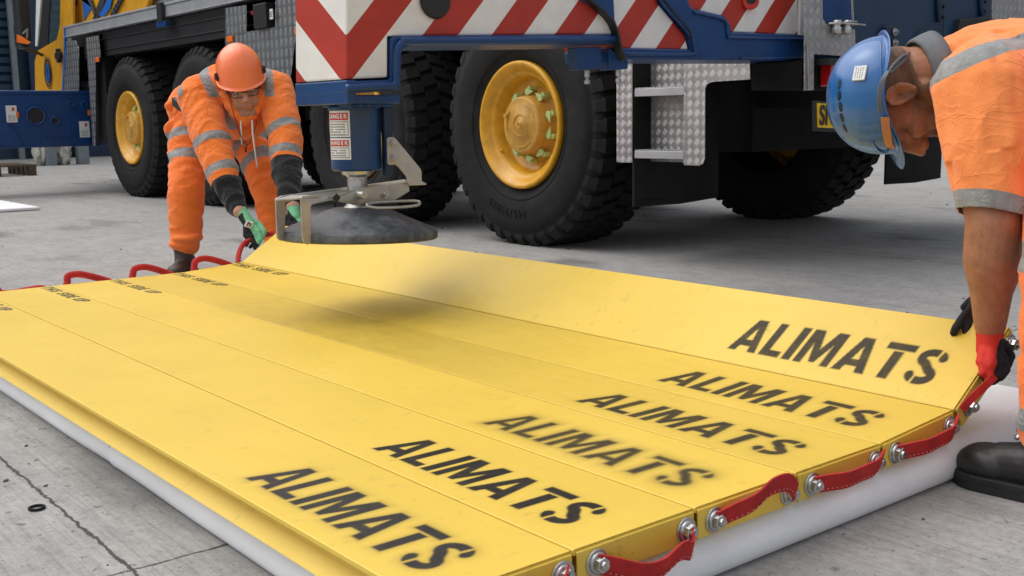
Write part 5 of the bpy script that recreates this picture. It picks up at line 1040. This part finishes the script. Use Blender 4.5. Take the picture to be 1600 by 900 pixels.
armR = [(V(sR), V((-4.4674, 1.9831, 0.5942)), .086, .077), (V((-4.4674, 1.9831, 0.5942)), V((-4.3618, 1.9816, 0.4507)), .077, .062), (V((-4.3618, 1.9816, 0.4507)), V((-4.2703, 1.9872, 0.3418)), .062, .04)]
armL = [(V(sLf), V((-4.3130, 2.2457, 0.6238)), .08, .071), (V((-4.3130, 2.2457, 0.6238)), V((-4.2208, 2.1962, 0.4831)), .07, .062), (V((-4.2208, 2.1962, 0.4831)), V((-4.1222, 2.1588, 0.3601)), .062, .04)]
body = [s_ for s_ in jsegs[:5]]
idx, T_ = nearest(P_, body + armR + armL); nb = len(body); band = np.full(len(P_), .05); dark = np.full(len(P_), .05)
def planeband(P_, c, n, hw): return np.abs((P_ - np.array(c)) @ np.array(V(n).normalized())) - hw
zax = V((0, 0, 1))
nR = V((-4.4674, 1.9831, 0.5942)) - V(sR); nR2 = V((-4.3618, 1.9816, 0.4507)) - V((-4.4674, 1.9831, 0.5942)); nL_ = V((-4.3130, 2.2457, 0.6238)) - V(sLf); nL2 = V((-4.2208, 2.1962, 0.4831)) - V((-4.3130, 2.2457, 0.6238))
ra = (idx >= nb) & (idx < nb + 3); la = idx >= nb + 3
b1_ = np.minimum(planeband(P_, (-4.4959, 1.9779, 0.5859), nR.normalized() + zax * -.1, .020), planeband(P_, (-4.3898, 1.9702, 0.4800), nR2, .020)); band[ra] = b1_[ra]
b2_ = np.minimum(planeband(P_, (-4.3201, 2.2450, 0.6566), nL_.normalized() + rr * .15, .020), planeband(P_, (-4.2578, 2.2163, 0.5545), nL2, .0195)); band[la] = b2_[la]
ddR = (P_ - np.array((-4.3620, 1.9780, 0.4374))) @ np.array(nR2.normalized()); ddL = (P_ - np.array((-4.2366, 2.2038, 0.5283))) @ np.array(nL2.normalized())
dark[ra] = -ddR[ra]; dark[la] = -ddL[la]
tor = idx < nb; lat = (V(sLf) - V(sR)).normalized(); 
s1_ = planeband(P_, (-4.5837, 2.0437, 0.8346), lat + zax * .38, .021); s2_ = planeband(P_, (-4.4675, 2.2579, 0.8596), lat - zax * .05, .021); s3_ = planeband(P_, (-4.9271, 2.0721, 0.8446), lat + zax * .10, .013)
bt = np.minimum(np.minimum(s1_, s2_), s3_); nearsh = ra | la
bsh = np.minimum(s1_, s2_); up_ok = (P_[:, 2] > .70)
band = np.where(tor, bt, np.where(nearsh & (P_[:, 2] > .80 - .0), np.minimum(band, bsh), band))
band = np.where(tor & (P_[:, 2] < .66), .05, band)
attr(meJ, 'band', band); attr(meJ, 'darkpart', dark); link('jacket', meJ, M['hivis'], pL)
# trousers
T = Blob(); T.cap((-5.0281, 2.1409, 0.7165), (-4.9495, 2.3308, 0.7012), .108, .105)
T.chain([(-5.0105, 2.1260, 0.6986), (-4.9201, 2.0566, 0.5523), (-4.8303, 2.0038, 0.4103), (-4.8322, 1.9903, 0.2354), (-4.8250, 1.9791, 0.1544)], [.100, .085, .078, .074, .064]); T.chain([(-4.9206, 2.3291, 0.6799), (-4.7702, 2.3210, 0.5459), (-4.6517, 2.3031, 0.4018), (-4.5679, 2.2997, 0.2300), (-4.5365, 2.2976, 0.1297)], [.095, .078, .066, .058, .052])
T.ell((-5.0253, 2.0619, 0.7737), (.03, .06, .03)); T.ell((-4.9945, 2.0385, 0.6555), (.03, .055, .06)); T.ell((-4.8259, 1.9758, 0.1457), (.066, .066, .022)); T.ell((-4.8025, 1.9802, 0.1766), (.070, .068, .02))
tsg = list(T.segs); meT = T.mesh('trousers', .005, 8); wrinkle(meT, tsg, .0105, 13, 4.0); P_ = vco(meT)
leg1 = V((-4.8303, 2.0038, 0.4103)) - V((-5.0105, 2.1260, 0.6986)); leg2 = V((-4.6517, 2.3031, 0.4018)) - V((-4.9206, 2.3291, 0.6799)); idx, T_ = nearest(P_, [(V((-5.0105, 2.1260, 0.6986)), V((-4.8250, 1.9791, 0.1544)), .09, .07), (V((-4.9206, 2.3291, 0.6799)), V((-4.5365, 2.2976, 0.1297)), .09, .06)])
bA = np.minimum(planeband(P_, (-4.9460, 2.0712, 0.6106), leg1, .024), planeband(P_, (-4.8890, 2.0383, 0.5182), leg1, .026)); bB = np.minimum(planeband(P_, (-4.7931, 2.3386, 0.6017), leg2 + rr * .10, .024), planeband(P_, (-4.7286, 2.3148, 0.5083), leg2 + rr * .1, .024))
attr(meT, 'band', np.where(idx == 0, bA, bB)); 
dk = np.maximum(planeband(P_, (-5.0323, 2.0869, 0.7796), (.1, .2, 1), .022), ((P_ - np.array((-5.0000, 2.1266, 0.7788))) @ np.array(rr)))
attr(meT, 'darkpart', np.full(len(P_), .05)); link('trousers', meT, M['hivis2'], pL)
m = MB(); m.band(smoothpath([(-4.9370, 2.0148, 0.7926), (-4.8591, 2.0085, 0.7681), (-4.8273, 2.0273, 0.7503), (-4.8563, 2.0692, 0.7388)], 4), V((0, 0, .035)), .02); m.build('black_undershirt', M['black'], pL)
# helmet with vents, ridge and short peak
cH = HL + (frL[2] * .062 + frL[1] * -.012); hL = helmet('hard_hat', cH, frL, (.101, .122, .128), M['helmO'], pL, lambda ph: .012 + .010 * math.sin(ph) * (math.sin(ph) < 0) - .004 * math.cos(2 * ph), lambda ph: .003 + .014 * max(0, math.sin(ph)) ** 1.5, ridge=.0035, sq=2.25)
for q in (-1, 1):
    c_ = cH + frL[0] * .0945 * q + frL[1] * .036 + frL[2] * .012; n_ = (frL[0] * q * .92 + frL[1] * .35).normalized(); t1 = frL[2].cross(n_).normalized()
    m = MB(); m.prism([c_ + t1 * .015 - frL[2] * .012, c_ - t1 * .015 - frL[2] * .012, c_ - t1 * .010 + frL[2] * .012, c_ + frL[2] * .022, c_ + t1 * .010 + frL[2] * .012], n_ * .012); m.build('vent', M['black'], hL, bevel=.002)
m = MB(); c_ = cH + frL[1] * .108 + frL[2] * .035; m.obox(c_, frL[0] * .016, (frL[1] + frL[2] * .3).normalized() * .0035, (frL[2] - frL[1] * .35).normalized() * .009); m.build('moulded_badge', M['helmO'], hL, bevel=.003)
# spectacles
m = MB(); gl = MB(); s3, f3, u3 = frL; kk = .96
def gp(a, b, d): return HL + (s3 * a + f3 * b + u3 * d) * kk
for q in (-1, 1):
    loop = [gp(q * .033 + .026 * math.copysign(abs(math.cos(t_)) ** .7, math.cos(t_)), .104 - abs(q * .033 + .026 * math.cos(t_)) * .16, .008 + .0165 * math.copysign(abs(math.sin(t_)) ** .7, math.sin(t_))) for t_ in [2 * math.pi * k / 24 for k in range(24)]]
    m.tube(loop, .0021, 6, True); g_ = MB(); g_.prism([p + (gp(q * .033, .102, .008) - p) * .04 for p in loop], f3 * .001); g_.build('spectacle_lens', M['lens'], pL)
    m.tube([gp(q * .058, .095, .014), gp(q * .075, .05, .014), gp(q * .079, -.01, .014)], .0019, 6)
m.tube([gp(-.008, .104, .012), gp(0, .107, .014), gp(.008, .104, .012)], .002, 6); m.build('spectacle_frame', M['frame'], pL, smooth=True)
m = MB(); m.tube(smoothpath([(-4.3767, 2.0726, 0.6976), (-4.3702, 2.0700, 0.6547), (-4.3810, 2.0747, 0.5979)], 6), .0030, 6); m.build('drawstring', M['cord'], pL, smooth=True); m = MB(); m.tube(smoothpath([(-4.3462, 2.1108, 0.6996), (-4.3286, 2.1019, 0.6406), (-4.3104, 2.1057, 0.5007)], 6), .0034, 6); m.build('drawstring', M['cord'], pL, smooth=True)
m = MB(); m.tube(smoothpath([(-4.4737, 2.0676, 0.8369), (-4.3959, 2.0536, 0.7169), (-4.3520, 2.0785, 0.5980), (-4.3360, 2.1121, 0.6538), (-4.3715, 2.1439, 0.6993)], 6), .0018, 5); m.tube([(-4.3526, 2.0791, 0.6034), (-4.3484, 2.0749, 0.5658)], .004, 6); m.build('neck_cord', M['frame'], pL, smooth=True)
# boots
def boot(name, fr, toe, heel, ank, k, mat, parent, top=None, vox=.004, laces=False):
    s, f, u = fr; B = Blob(); toe, heel, ank = V(toe), V(heel), V(ank)
    mid = toe.lerp(heel, .45)
    B.ell(toe + u * .036 * k, (.047 * k, .056 * k, .036 * k), fr); B.cap(toe.lerp(heel, .12) + u * .040 * k, mid + u * .050 * k, .038 * k, .042 * k); B.cap(mid + u * .058 * k, ank, .038 * k, .046 * k); B.ell(heel + u * .045 * k, (.038 * k, .040 * k, .045 * k), fr); B.cap(heel + u * .05 * k, ank, .038 * k, .046 * k)
    if top is not None: B.cap(ank, top, .046 * k, .050 * k)
    me = B.mesh(name, vox, 6); P_ = vco(me); setco(me, P_ + vno(me) * (nz(P_, 26) * .0016 + nz(P_, 75) * .0005)[:, None]); o = link(name, me, mat, parent)
    m = MB(); pts = []
    L_ = (toe - heel).length
    for t_ in range(36):
        a = 2 * math.pi * t_ / 36; ca, sa = math.cos(a), math.sin(a); base = toe if ca > 0 else heel; wd = .052 if ca > 0 else .042
        pts.append(base + f * (.058 * k * ca if ca > 0 else .044 * k * ca) + s * (wd * k * sa))
    z0 = u * 0.0; m.loft([[m.bm.verts.new(p) for p in pts], [m.bm.verts.new(p + u * .014 * k) for p in pts], [m.bm.verts.new(p + (p - toe.lerp(heel, .5)) * .01 + u * .016 * k) for p in pts], [m.bm.verts.new(p + (p - toe.lerp(heel, .5)) * .005 + u * .026 * k) for p in pts]]); m.build('sole', M['sole'], o, bevel=.002)
    if laces:
        m = MB()
        for j in range(4):
            c_ = (toe + u * .066 * k).lerp(ank + f * .035 * k, .42 + j * .16) + u * .014
            for q in (-1, 1):
                m2 = MB(); m2.lathe(c_ + s * q * .026 * k + u * (-.006), (s * q * .6 + u * .6 + f * .5), [(-.002, .0062), (.002, .0062), (.0035, .004)], 14); m2.build('eyelet', M['bolt'], o, smooth=True)
            m.tube(smoothpath([c_ + s * .026 * k, c_ + f * .012 + u * .008, c_ - s * .026 * k + u * .004], 4), .0026, 6)
        m.build('lace', M['sole'], o, smooth=True)
    return o
gz = lambda p, z=0.0: V((p[0], p[1], z))
fB = (tcam * .9 - rr * .1); fB.z = 0; frB = frame_from((0, 0, 1), fB); tb_ = gz((-4.8223, 1.9681, 0.0965)); boot('boot', frB, tb_ + frB[1] * .085, tb_ - frB[1] * .06, tb_ + V((0, 0, .10)), .92, M['brownboot'], pL, top=tb_ + V((0, 0, .16)))
tb_ = gz((-4.5268, 2.3002, 0.0920)); boot('boot', frB, tb_ + frB[1] * .085, tb_ - frB[1] * .06, tb_ + V((0, 0, .10)), .92, M['brownboot'], pL, top=tb_ + V((0, 0, .16)))
# gloves
hand('glove', (-4.2395, 1.9889, 0.3247), (-4.1802, 2.0002, 0.2692), [[(-4.1392, 2.0132, 0.2472), (-4.1200, 2.0134, 0.2169), (-4.1454, 2.0073, 0.1890)], [(-4.1570, 2.0040, 0.2334), (-4.1297, 2.0061, 0.2036), (-4.1509, 1.9979, 0.1788)], [(-4.1772, 1.9935, 0.2275), (-4.1503, 1.9960, 0.2002), (-4.1723, 1.9886, 0.1831)], [(-4.1985, 1.9838, 0.2293), (-4.1796, 1.9848, 0.2041), (-4.1921, 1.9813, 0.1875)]], None, M['glG'], pL, 1.0, thumb=[(-4.1686, 2.0322, 0.2755), (-4.1335, 2.0361, 0.2458), (-4.1264, 2.0226, 0.2210)], palm_dir=V((0, 0, -.5)) - CAM_R * .75 - tcam * .35, cuff=(-4.2726, 1.9858, 0.3471))
m = MB(); pc_ = V((-4.1825, 1.9987, 0.2744)) + tcam * .026; e1 = (CAM_R * .8 - V((0, 0, 1)) * .25).normalized(); e2 = (V((0, 0, 1)) * .8 + CAM_R * .5 + tcam * .2).normalized()
m.obox(pc_, e1 * .015, e2 * .015, e1.cross(e2) * .002); m.build('glove_patch', M['white'], pL, bevel=.002)
m = MB(); m.obox(pc_ + tcam * .0035 + e1 * -.003, e1 * .0022, e2 * .010, tcam * .001); m.obox(pc_ + tcam * .0035 + e1 * .004 + e2 * .004, e1 * .005, e2 * .0022, tcam * .001); m.obox(pc_ + tcam * .0035 + e1 * .008 - e2 * .002, e1 * .0022, e2 * .007, tcam * .001); m.build('patch_mark', M['ink'], pL)
hand('glove', (-4.1081, 2.1565, 0.3450), (-4.0691, 2.1453, 0.3002), [[(-4.0333, 2.1513, 0.2756), (-4.0132, 2.1538, 0.2504), (-4.0251, 2.1505, 0.2314)], [(-4.0421, 2.1379, 0.2655), (-4.0233, 2.1381, 0.2378), (-4.0372, 2.1330, 0.2213)], [(-4.0624, 2.1280, 0.2622), (-4.0453, 2.1263, 0.2345), (-4.0595, 2.1214, 0.2206)], [(-4.0823, 2.1213, 0.2693), (-4.0704, 2.1138, 0.2442), (-4.0813, 2.1129, 0.2303)]], None, M['glG'], pL, 1.0, thumb=[(-4.1009, 2.1207, 0.2947), (-4.0973, 2.1029, 0.2697)], palm_dir=V((0, 0, -.5)) - CAM_R * .5, cuff=(-4.1211, 2.1615, 0.3653))

# ===== stooping worker at the right edge, blue hard hat
HR_ = V((-1.2893, 2.0667, 0.7248)); zdn = V((0, 0, -1)); lf = -CAM_R; HO = V((-1.2861, 2.0709, 0.7260))
uR = (lf * .97 + CAM_F * .10 + zdn * .10); fR = (zdn * 1.0 + CAM_R * .10 + CAM_F * .05); frH = frame_from(uR, fR); frR = frame_from(lf * .97 + CAM_F * .10 + zdn * .36, zdn * .94 + CAM_R * .36 + CAM_F * .02); kR = 1.08
nkR = V((-1.2392, 2.1855, 0.7593))
B = Blob(); add_head(B, HR_, frR, kR, neck=(nkR, .058)); B.cap(HR_ + (frR[1] * -.045 + frR[2] * -.02) * kR, nkR, .050, .056)
for q in (-1, 1): B.ell(HR_ + (frR[0] * .031 * q + frR[1] * .087 + frR[2] * .010) * kR, (.0155, .0150, .0135), frR, 2)
shN, elN, wrN = V((-1.0764, 2.0262, 0.7329)), V((-1.0104, 1.9675, 0.4915)), V((-1.0231, 1.9983, 0.2890)); shF, elF, wrF = V((-1.3262, 2.4355, 0.7733)), V((-1.2035, 2.4787, 0.4649)), V((-1.1250, 2.2152, 0.3091))
B.cap(nkR, (-1.1275, 2.2904, 0.7549), .058, .075); B.cap((-1.1275, 2.2904, 0.7549), (-0.9967, 2.3176, 0.7315), .075, .10); B.chain([shN, elN, V((-1.0170, 1.9735, 0.4186)), V((-1.0188, 1.9880, 0.3561)), wrN], [.070, .050, .0485, .0385, .0290]); B.cap((-1.0045, 1.9733, 0.4855), (-1.0069, 1.9786, 0.3889), .040, .036); B.cap((-1.0277, 1.9794, 0.3007), (-1.0154, 1.9554, 0.4024), .012, .028); B.chain([shF, elF, wrF], [.065, .048, .030])
hipN, knN, anN = V((-0.9053, 2.1430, 0.7399)), V((-0.8696, 1.9620, 0.4159)), V((-0.8477, 1.9085, 0.0911)); hipF, knF, anF = V((-1.0628, 2.4991, 0.7544)), V((-1.0221, 2.3654, 0.4018)), V((-1.0214, 2.3747, 0.1109))
B.chain([hipN, knN, anN], [.085, .055, .042]); B.chain([hipF, knF, anF], [.085, .055, .042]); B.cap(hipN, hipF, .095)
meR = B.mesh('person', .0031, 4)
_P = vco(meR); _c = np.array(HO + (frH[2] * .020 + frH[1] * -.004)); _S = np.array([frH[0], frH[1], frH[2]]); _q = (_P - _c) @ _S.T / np.array((.106, .122, .113)); _n = np.linalg.norm(_q, axis=1)
_m = (_q[:, 2] > .02) & (_n > .90) & (_n < 1.9) & (_P @ np.array(CAM_R) < np.array(V((-1.3001, 2.0700, 0.7917))) @ np.array(CAM_R)); _P[_m] = _c + (_q[_m] / _n[_m, None] * .90 * np.array((.106, .122, .113))) @ _S; setco(meR, _P)
head_post(meR, HR_, frR, kR, hair=lambda a, b, d: np.clip(((d > -.040) * 1.0) * np.clip((.040 - b) / .03, 0, 1) * (np.abs(a) < .0785) * .70, 0, 1), stubble=.75, lashk=.95)
pR = link('person', meR, M['skinR']); tag(pR, 'stooping worker in blue hard hat and short-sleeved orange shirt, lifting the mat corner', 'person')
add_eyes(HR_, frR, kR, pR, .056)
# shirt
J = Blob(); J.cap((-1.1920, 2.2423, 0.7528), (-1.0076, 2.3104, 0.7571), .118, .135); J.cap((-1.2409, 2.1834, 0.7593), (-1.1669, 2.2596, 0.7626), .078, .112); J.cap((-1.2552, 2.1750, 0.7967), (-1.1674, 2.2553, 0.8123), .044, .066); J.cap(shN, (-1.1458, 2.2195, 0.7549), .082, .10); J.cap(shF, (-1.1983, 2.3196, 0.7711), .080, .10)
J.cap((-1.2056, 2.1812, 0.7043), (-1.0867, 2.2713, 0.6693), .06, .11); slv = [V((-1.0137, 1.9781, 0.5179)), V((-1.2175, 2.4722, 0.5084))]
J.chain([shN + V((0, 0, -.005)), V((-1.0409, 1.9939, 0.6197)), slv[0]], [.092, .078, .0655]); J.chain([shF, slv[1]], [.085, .070])
J.cap((-1.2558, 2.1529, 0.7753), (-1.2364, 2.1748, 0.7669), .066, .074)
jsg = list(J.segs); meS = J.mesh('shirt', .0042, 9); wrinkle(meS, jsg, .0075, 9, 7.0, along=1.9); P_ = vco(meS)
# open the sleeve ends: drop faces beyond the hem plane
bm = bmesh.new(); bm.from_mesh(meS)
hemn = (slv[0] - V((-1.0409, 1.9939, 0.6197))).normalized() + V((-.10, 0, 0)) ; hemn = (hemn * 1.0 + CAM_R * -.22 + V((0, 0, -.0))).normalized()
hemc = V((-1.0116, 1.9760, 0.4991)); hemF = slv[1]
for hc_, hn_ in ((hemc, hemn),):
    near_ = [f_ for f_ in bm.faces if (f_.calc_center_median() - hc_).length < .13]; es_ = set(); vs_ = set()
    for f_ in near_: es_.update(f_.edges); vs_.update(f_.verts)
    bmesh.ops.bisect_plane(bm, geom=near_ + list(es_) + list(vs_), plane_co=hc_, plane_no=hn_)
    bmesh.ops.delete(bm, geom=[f_ for f_ in bm.faces if ((f_.calc_center_median() - hc_).dot(hn_) > 0 and (f_.calc_center_median() - hc_).length < .13)], context='FACES')
kill = [f_ for f_ in bm.faces if (f_.calc_center_median() - hemF).dot((slv[1] - shF).normalized()) > .035 and (f_.calc_center_median() - hemF).length < .12]
bmesh.ops.delete(bm, geom=kill, context='FACES'); bm.to_mesh(meS); bm.free(); P_ = vco(meS)
idx, T_ = nearest(P_, [(shN, slv[0], .09, .07), (shF, slv[1], .085, .07), (V((-1.2464, 2.1968, 0.7755)), V((-1.0076, 2.3104, 0.7571)), .09, .13)])
hem = np.abs((P_ - np.array(hemc)) @ np.array(hemn) + .016) - .016
strap_n = (V((-1.0858, 2.1470, 0.8126)) - V((-1.1888, 2.0028, 0.7447))).normalized().cross(CAM_F).normalized()
stp = planeband(P_, (-1.1415, 2.0702, 0.7806), strap_n + CAM_F * .05, .0175)
stp = np.where((P_ - np.array((-1.2415, 2.2900, 0.8023))) @ np.array(CAM_F) > 0, .05, stp)
col = np.linalg.norm(P_ - np.array((-1.2449, 2.0856, 0.7740)), axis=1) - .0 ; collar = ((P_ - np.array((-1.2469, 2.1192, 0.7901))) @ np.array((CAM_R * 1.0 + zdn * .22).normalized())); collar = np.where(((P_ - np.array((-1.2249, 2.0817, 0.7884))) @ np.array(CAM_F) > -.01) & (np.linalg.norm(P_ - np.array((-1.2503, 2.1151, 0.7902)), axis=1) < .08), collar, .05)
band = np.where(idx == 0, np.where(P_[:, 2] < .66, hem, stp), stp); band = np.where(idx == 1, .05, band); band = np.minimum(band, collar)
attr(meS, 'band', band); attr(meS, 'darkpart', np.full(len(P_), .05)); so = link('shirt', meS, M['hivis3'], pR); md = so.modifiers.new('s', 'SOLIDIFY'); md.thickness = .0022; md.offset = -1
# stand-up grey collar round the neck
ax_ = (CAM_R * 1.0 + zdn * -.28 + CAM_F * .10).normalized(); cc_ = V((-1.2530, 2.1160, 0.7747)); m = MB(); rs_ = []
for t_, r_ in ((-.014, .066), (-.008, .071), (.014, .076), (.030, .078)): rs_.append(m.ring(cc_ + ax_ * t_, ax_, r_, 40))
m.loft(rs_, cap=False); co_ = m.build('collar', knit('grey_collar', (0.20, 0.21, 0.22)), pR, smooth=True); md = co_.modifiers.new('s', 'SOLIDIFY'); md.thickness = .003
# trousers
T = Blob(); T.cap(hipN, hipF, .125); T.chain([hipN, knN, V((-0.8594, 1.9360, 0.2602)), V((-0.8461, 1.9227, 0.1399))], [.12, .078, .066, .070]); T.chain([hipF, knF, V((-1.0242, 2.3814, 0.1515))], [.12, .08, .07]); T.ell(V((-0.8466, 1.9232, 0.1444)), (.072, .072, .03))
tsg = list(T.segs); meT = T.mesh('trousers', .005, 7); wrinkle(meT, tsg, .006, 15, 9.0); P_ = vco(meT); zz_ = P_[:, 2]
g1 = np.abs(zz_ - V((-0.9201, 1.9046, 0.4361)).z) - .026; g2 = np.abs(zz_ - V((-0.8889, 1.8736, 0.1554)).z) - .020
attr(meT, 'band', np.minimum(g1, g2)); attr(meT, 'darkpart', np.full(len(P_), .05)); link('trousers', meT, M['hivis2'], pR)
# boots
fB = V((-1, -.05, 0)); frB2 = frame_from((0, 0, 1), fB); an = gz((-0.8534, 1.9015, 0.0912)); toe = gz((-0.9737, 1.8750, 0.0000)) + V((0, .055, 0)); hl = toe + V((.21, .01, 0))
boot('boot', frB2, toe, hl, hl + V((-.03, 0, .145)), 1.12, M['blackboot'], pR, top=hl + V((-.015, 0, .19)), vox=.003, laces=True)
toeF = gz((-1.0443, 2.3398, 0.0844)); boot('boot', frB2, toeF + V((0, .05, 0)), toeF + V((.21, .05, 0)), toeF + V((.18, .05, .145)), 1.1, M['blackboot'], pR, top=toeF + V((.19, .05, .20)), vox=.004)
# hard hat: deep shell, brim, crown vents, sticker, harness
cB = HO + (frH[2] * .020 + frH[1] * -.004)
def rimB(ph): return -.006 - .034 * math.cos(ph) ** 4 + .006 * math.sin(ph)
hB = helmet('hard_hat', cB, frH, (.106, .122, .113), M['helmB'], pR, rimB, lambda ph: .004 + .030 * max(0, math.sin(ph)) ** 3 + .006 * max(0, -math.sin(ph)), ridge=.004, sq=2.15)
nearS = -frH[0] if (-frH[0]).dot(CAM_F) < 0 else frH[0]
def onshell(a, b):      # a: angle from crown towards the near side, b: towards the front
    d = (frH[2] * math.cos(a) * math.cos(b) + nearS * math.sin(a) * math.cos(b) + frH[1] * math.sin(b))
    q = 1 / math.sqrt((d.dot(frH[0]) / .106) ** 2 + (d.dot(frH[1]) / .122) ** 2 + (d.dot(frH[2]) / .113) ** 2)
    return cB + d * q * 1.022, d
for b_ in (-.42, -.22, -.02, .18, .38):
    p, d = onshell(.46 - abs(b_) * .1, b_ + .1); t1 = frH[1] - d * frH[1].dot(d); t1.normalize(); t2 = d.cross(t1); m = MB(); m.prism([p + t1 * .010 * math.cos(a) + t2 * .0045 * math.sin(a) - d * .004 for a in [2 * math.pi * k / 14 for k in range(14)]], d * .006); m.build('vent', M['black'], hB)
p, d = onshell(.86, -.50); t1 = (frH[1] - d * frH[1].dot(d)).normalized(); t2 = d.cross(t1); m = MB(); m.obox(p + d * .0005, t1 * .0155, t2 * .0135, d * .0022); sk_ = m.build('sticker', M['white'], hB, bevel=.001)
m = MB()
for j in range(5):
    for i_ in range(4): m.obox(p + d * .0028 + t1 * (-.010 + .005 * j) + t2 * (-.008 + .005 * i_), t1 * .0016, t2 * (.0007 if (i_ + j) % 3 else .0012), d * .0003)
m.build('sticker_print', M['greyink'], hB)
# seam rib round the lower shell and raised front panel
m = MB(); pts = []
for k in range(25): q_, d = onshell(1.28, -1.15 + k * 2.3 / 24); pts.append(q_)
m.tube(pts, .0016, 6); m.build('shell_rib', M['helmB'], hB, smooth=True)
m = MB(); pts = []
for a_, b_ in ((.95, .78), (.98, 1.05), (1.12, 1.18), (1.32, 1.16), (1.40, .95), (1.38, .74), (1.18, .66)): pts.append(onshell(a_, b_)[0])
m.tube(smoothpath(pts + [pts[0]], 4), .0018, 6); m.build('raised_panel', M['helmB'], hB, smooth=True)
# sweatband at the forehead and nape strap with ratchet slot
m = MB(); m.band(smoothpath([(-1.2430, 1.9657, 0.6836), (-1.2452, 1.9754, 0.6557), (-1.2533, 1.9991, 0.6296), (-1.2716, 2.0456, 0.6164)], 5), lf * .016, .003); m.build('sweatband', M['tanband'], hB)
m = MB(); pts = smoothpath([(-1.2422, 1.9480, 0.6926), (-1.2416, 1.9406, 0.7250), (-1.2399, 1.9513, 0.7597), (-1.2392, 1.9823, 0.7836), (-1.2455, 2.0277, 0.8035), (-1.2680, 2.0829, 0.8136)], 6)
m.band(pts, [V((lf * .8 - zdn * -.5)).normalized() * (.008 + .010 * min(1, k / 14)) for k in range(len(pts))], .003); m.build('nape_strap', M['strapg'], hB, bevel=.001)
m = MB(); m.tube(smoothpath([(-1.2344, 1.9618, 0.7744), (-1.2325, 1.9757, 0.7881), (-1.2329, 2.0027, 0.8023), (-1.2333, 2.0192, 0.8052), (-1.2319, 2.0106, 0.7962), (-1.2314, 1.9835, 0.7820), (-1.2318, 1.9644, 0.7718), (-1.2344, 1.9618, 0.7744)], 4), .0028, 6); m.build('ratchet_loop', M['strapg'], hB, smooth=True)
# gloves: near hand closed on the red strap, far hand curled over the mat's edge
hand('glove', wrN, (-1.0234, 2.0015, 0.2386), [[(-1.0015, 2.0093, 0.2259), (-0.9897, 2.0030, 0.2064), (-0.9902, 1.9833, 0.1946)], [(-1.0018, 1.9911, 0.2187), (-0.9928, 1.9808, 0.1971), (-1.0034, 1.9808, 0.1852)], [(-1.0058, 1.9700, 0.2188), (-1.0024, 1.9683, 0.1949), (-1.0162, 1.9811, 0.1854)], [(-1.0205, 1.9689, 0.2228), (-1.0119, 1.9591, 0.2047), (-1.0226, 1.9756, 0.1952)]], None, M['glR'], pR, 1.0, thumb=[(-1.0170, 2.0428, 0.2436), (-1.0126, 2.0590, 0.2216), (-1.0095, 2.0423, 0.2044)], palm_dir=CAM_R * .9 + zdn * .25 + tcam * -.1, cuff=(-1.0215, 1.9960, 0.3044))
hand('glove', wrF, (-1.1317, 2.1712, 0.2945), [[(-1.1278, 2.1277, 0.2948), (-1.1222, 2.0833, 0.2825), (-1.1193, 2.0500, 0.2636), (-1.1240, 2.0496, 0.2525)], [(-1.1194, 2.1186, 0.2810), (-1.1103, 2.0780, 0.2664), (-1.1063, 2.0623, 0.2481)], [(-1.1117, 2.1178, 0.2716), (-1.1010, 2.0868, 0.2560), (-1.0985, 2.0784, 0.2417)], [(-1.1068, 2.1221, 0.2650), (-1.0989, 2.1038, 0.2487), (-1.0934, 2.0919, 0.2380)]], None, M['glR'], pR, 1.0, thumb=[(-1.1529, 2.1789, 0.3018), (-1.1681, 2.1719, 0.2844)], palm_dir=zdn * .6 + CAM_F * -.3 + lf * .6, cuff=(-1.1284, 2.2110, 0.3091))
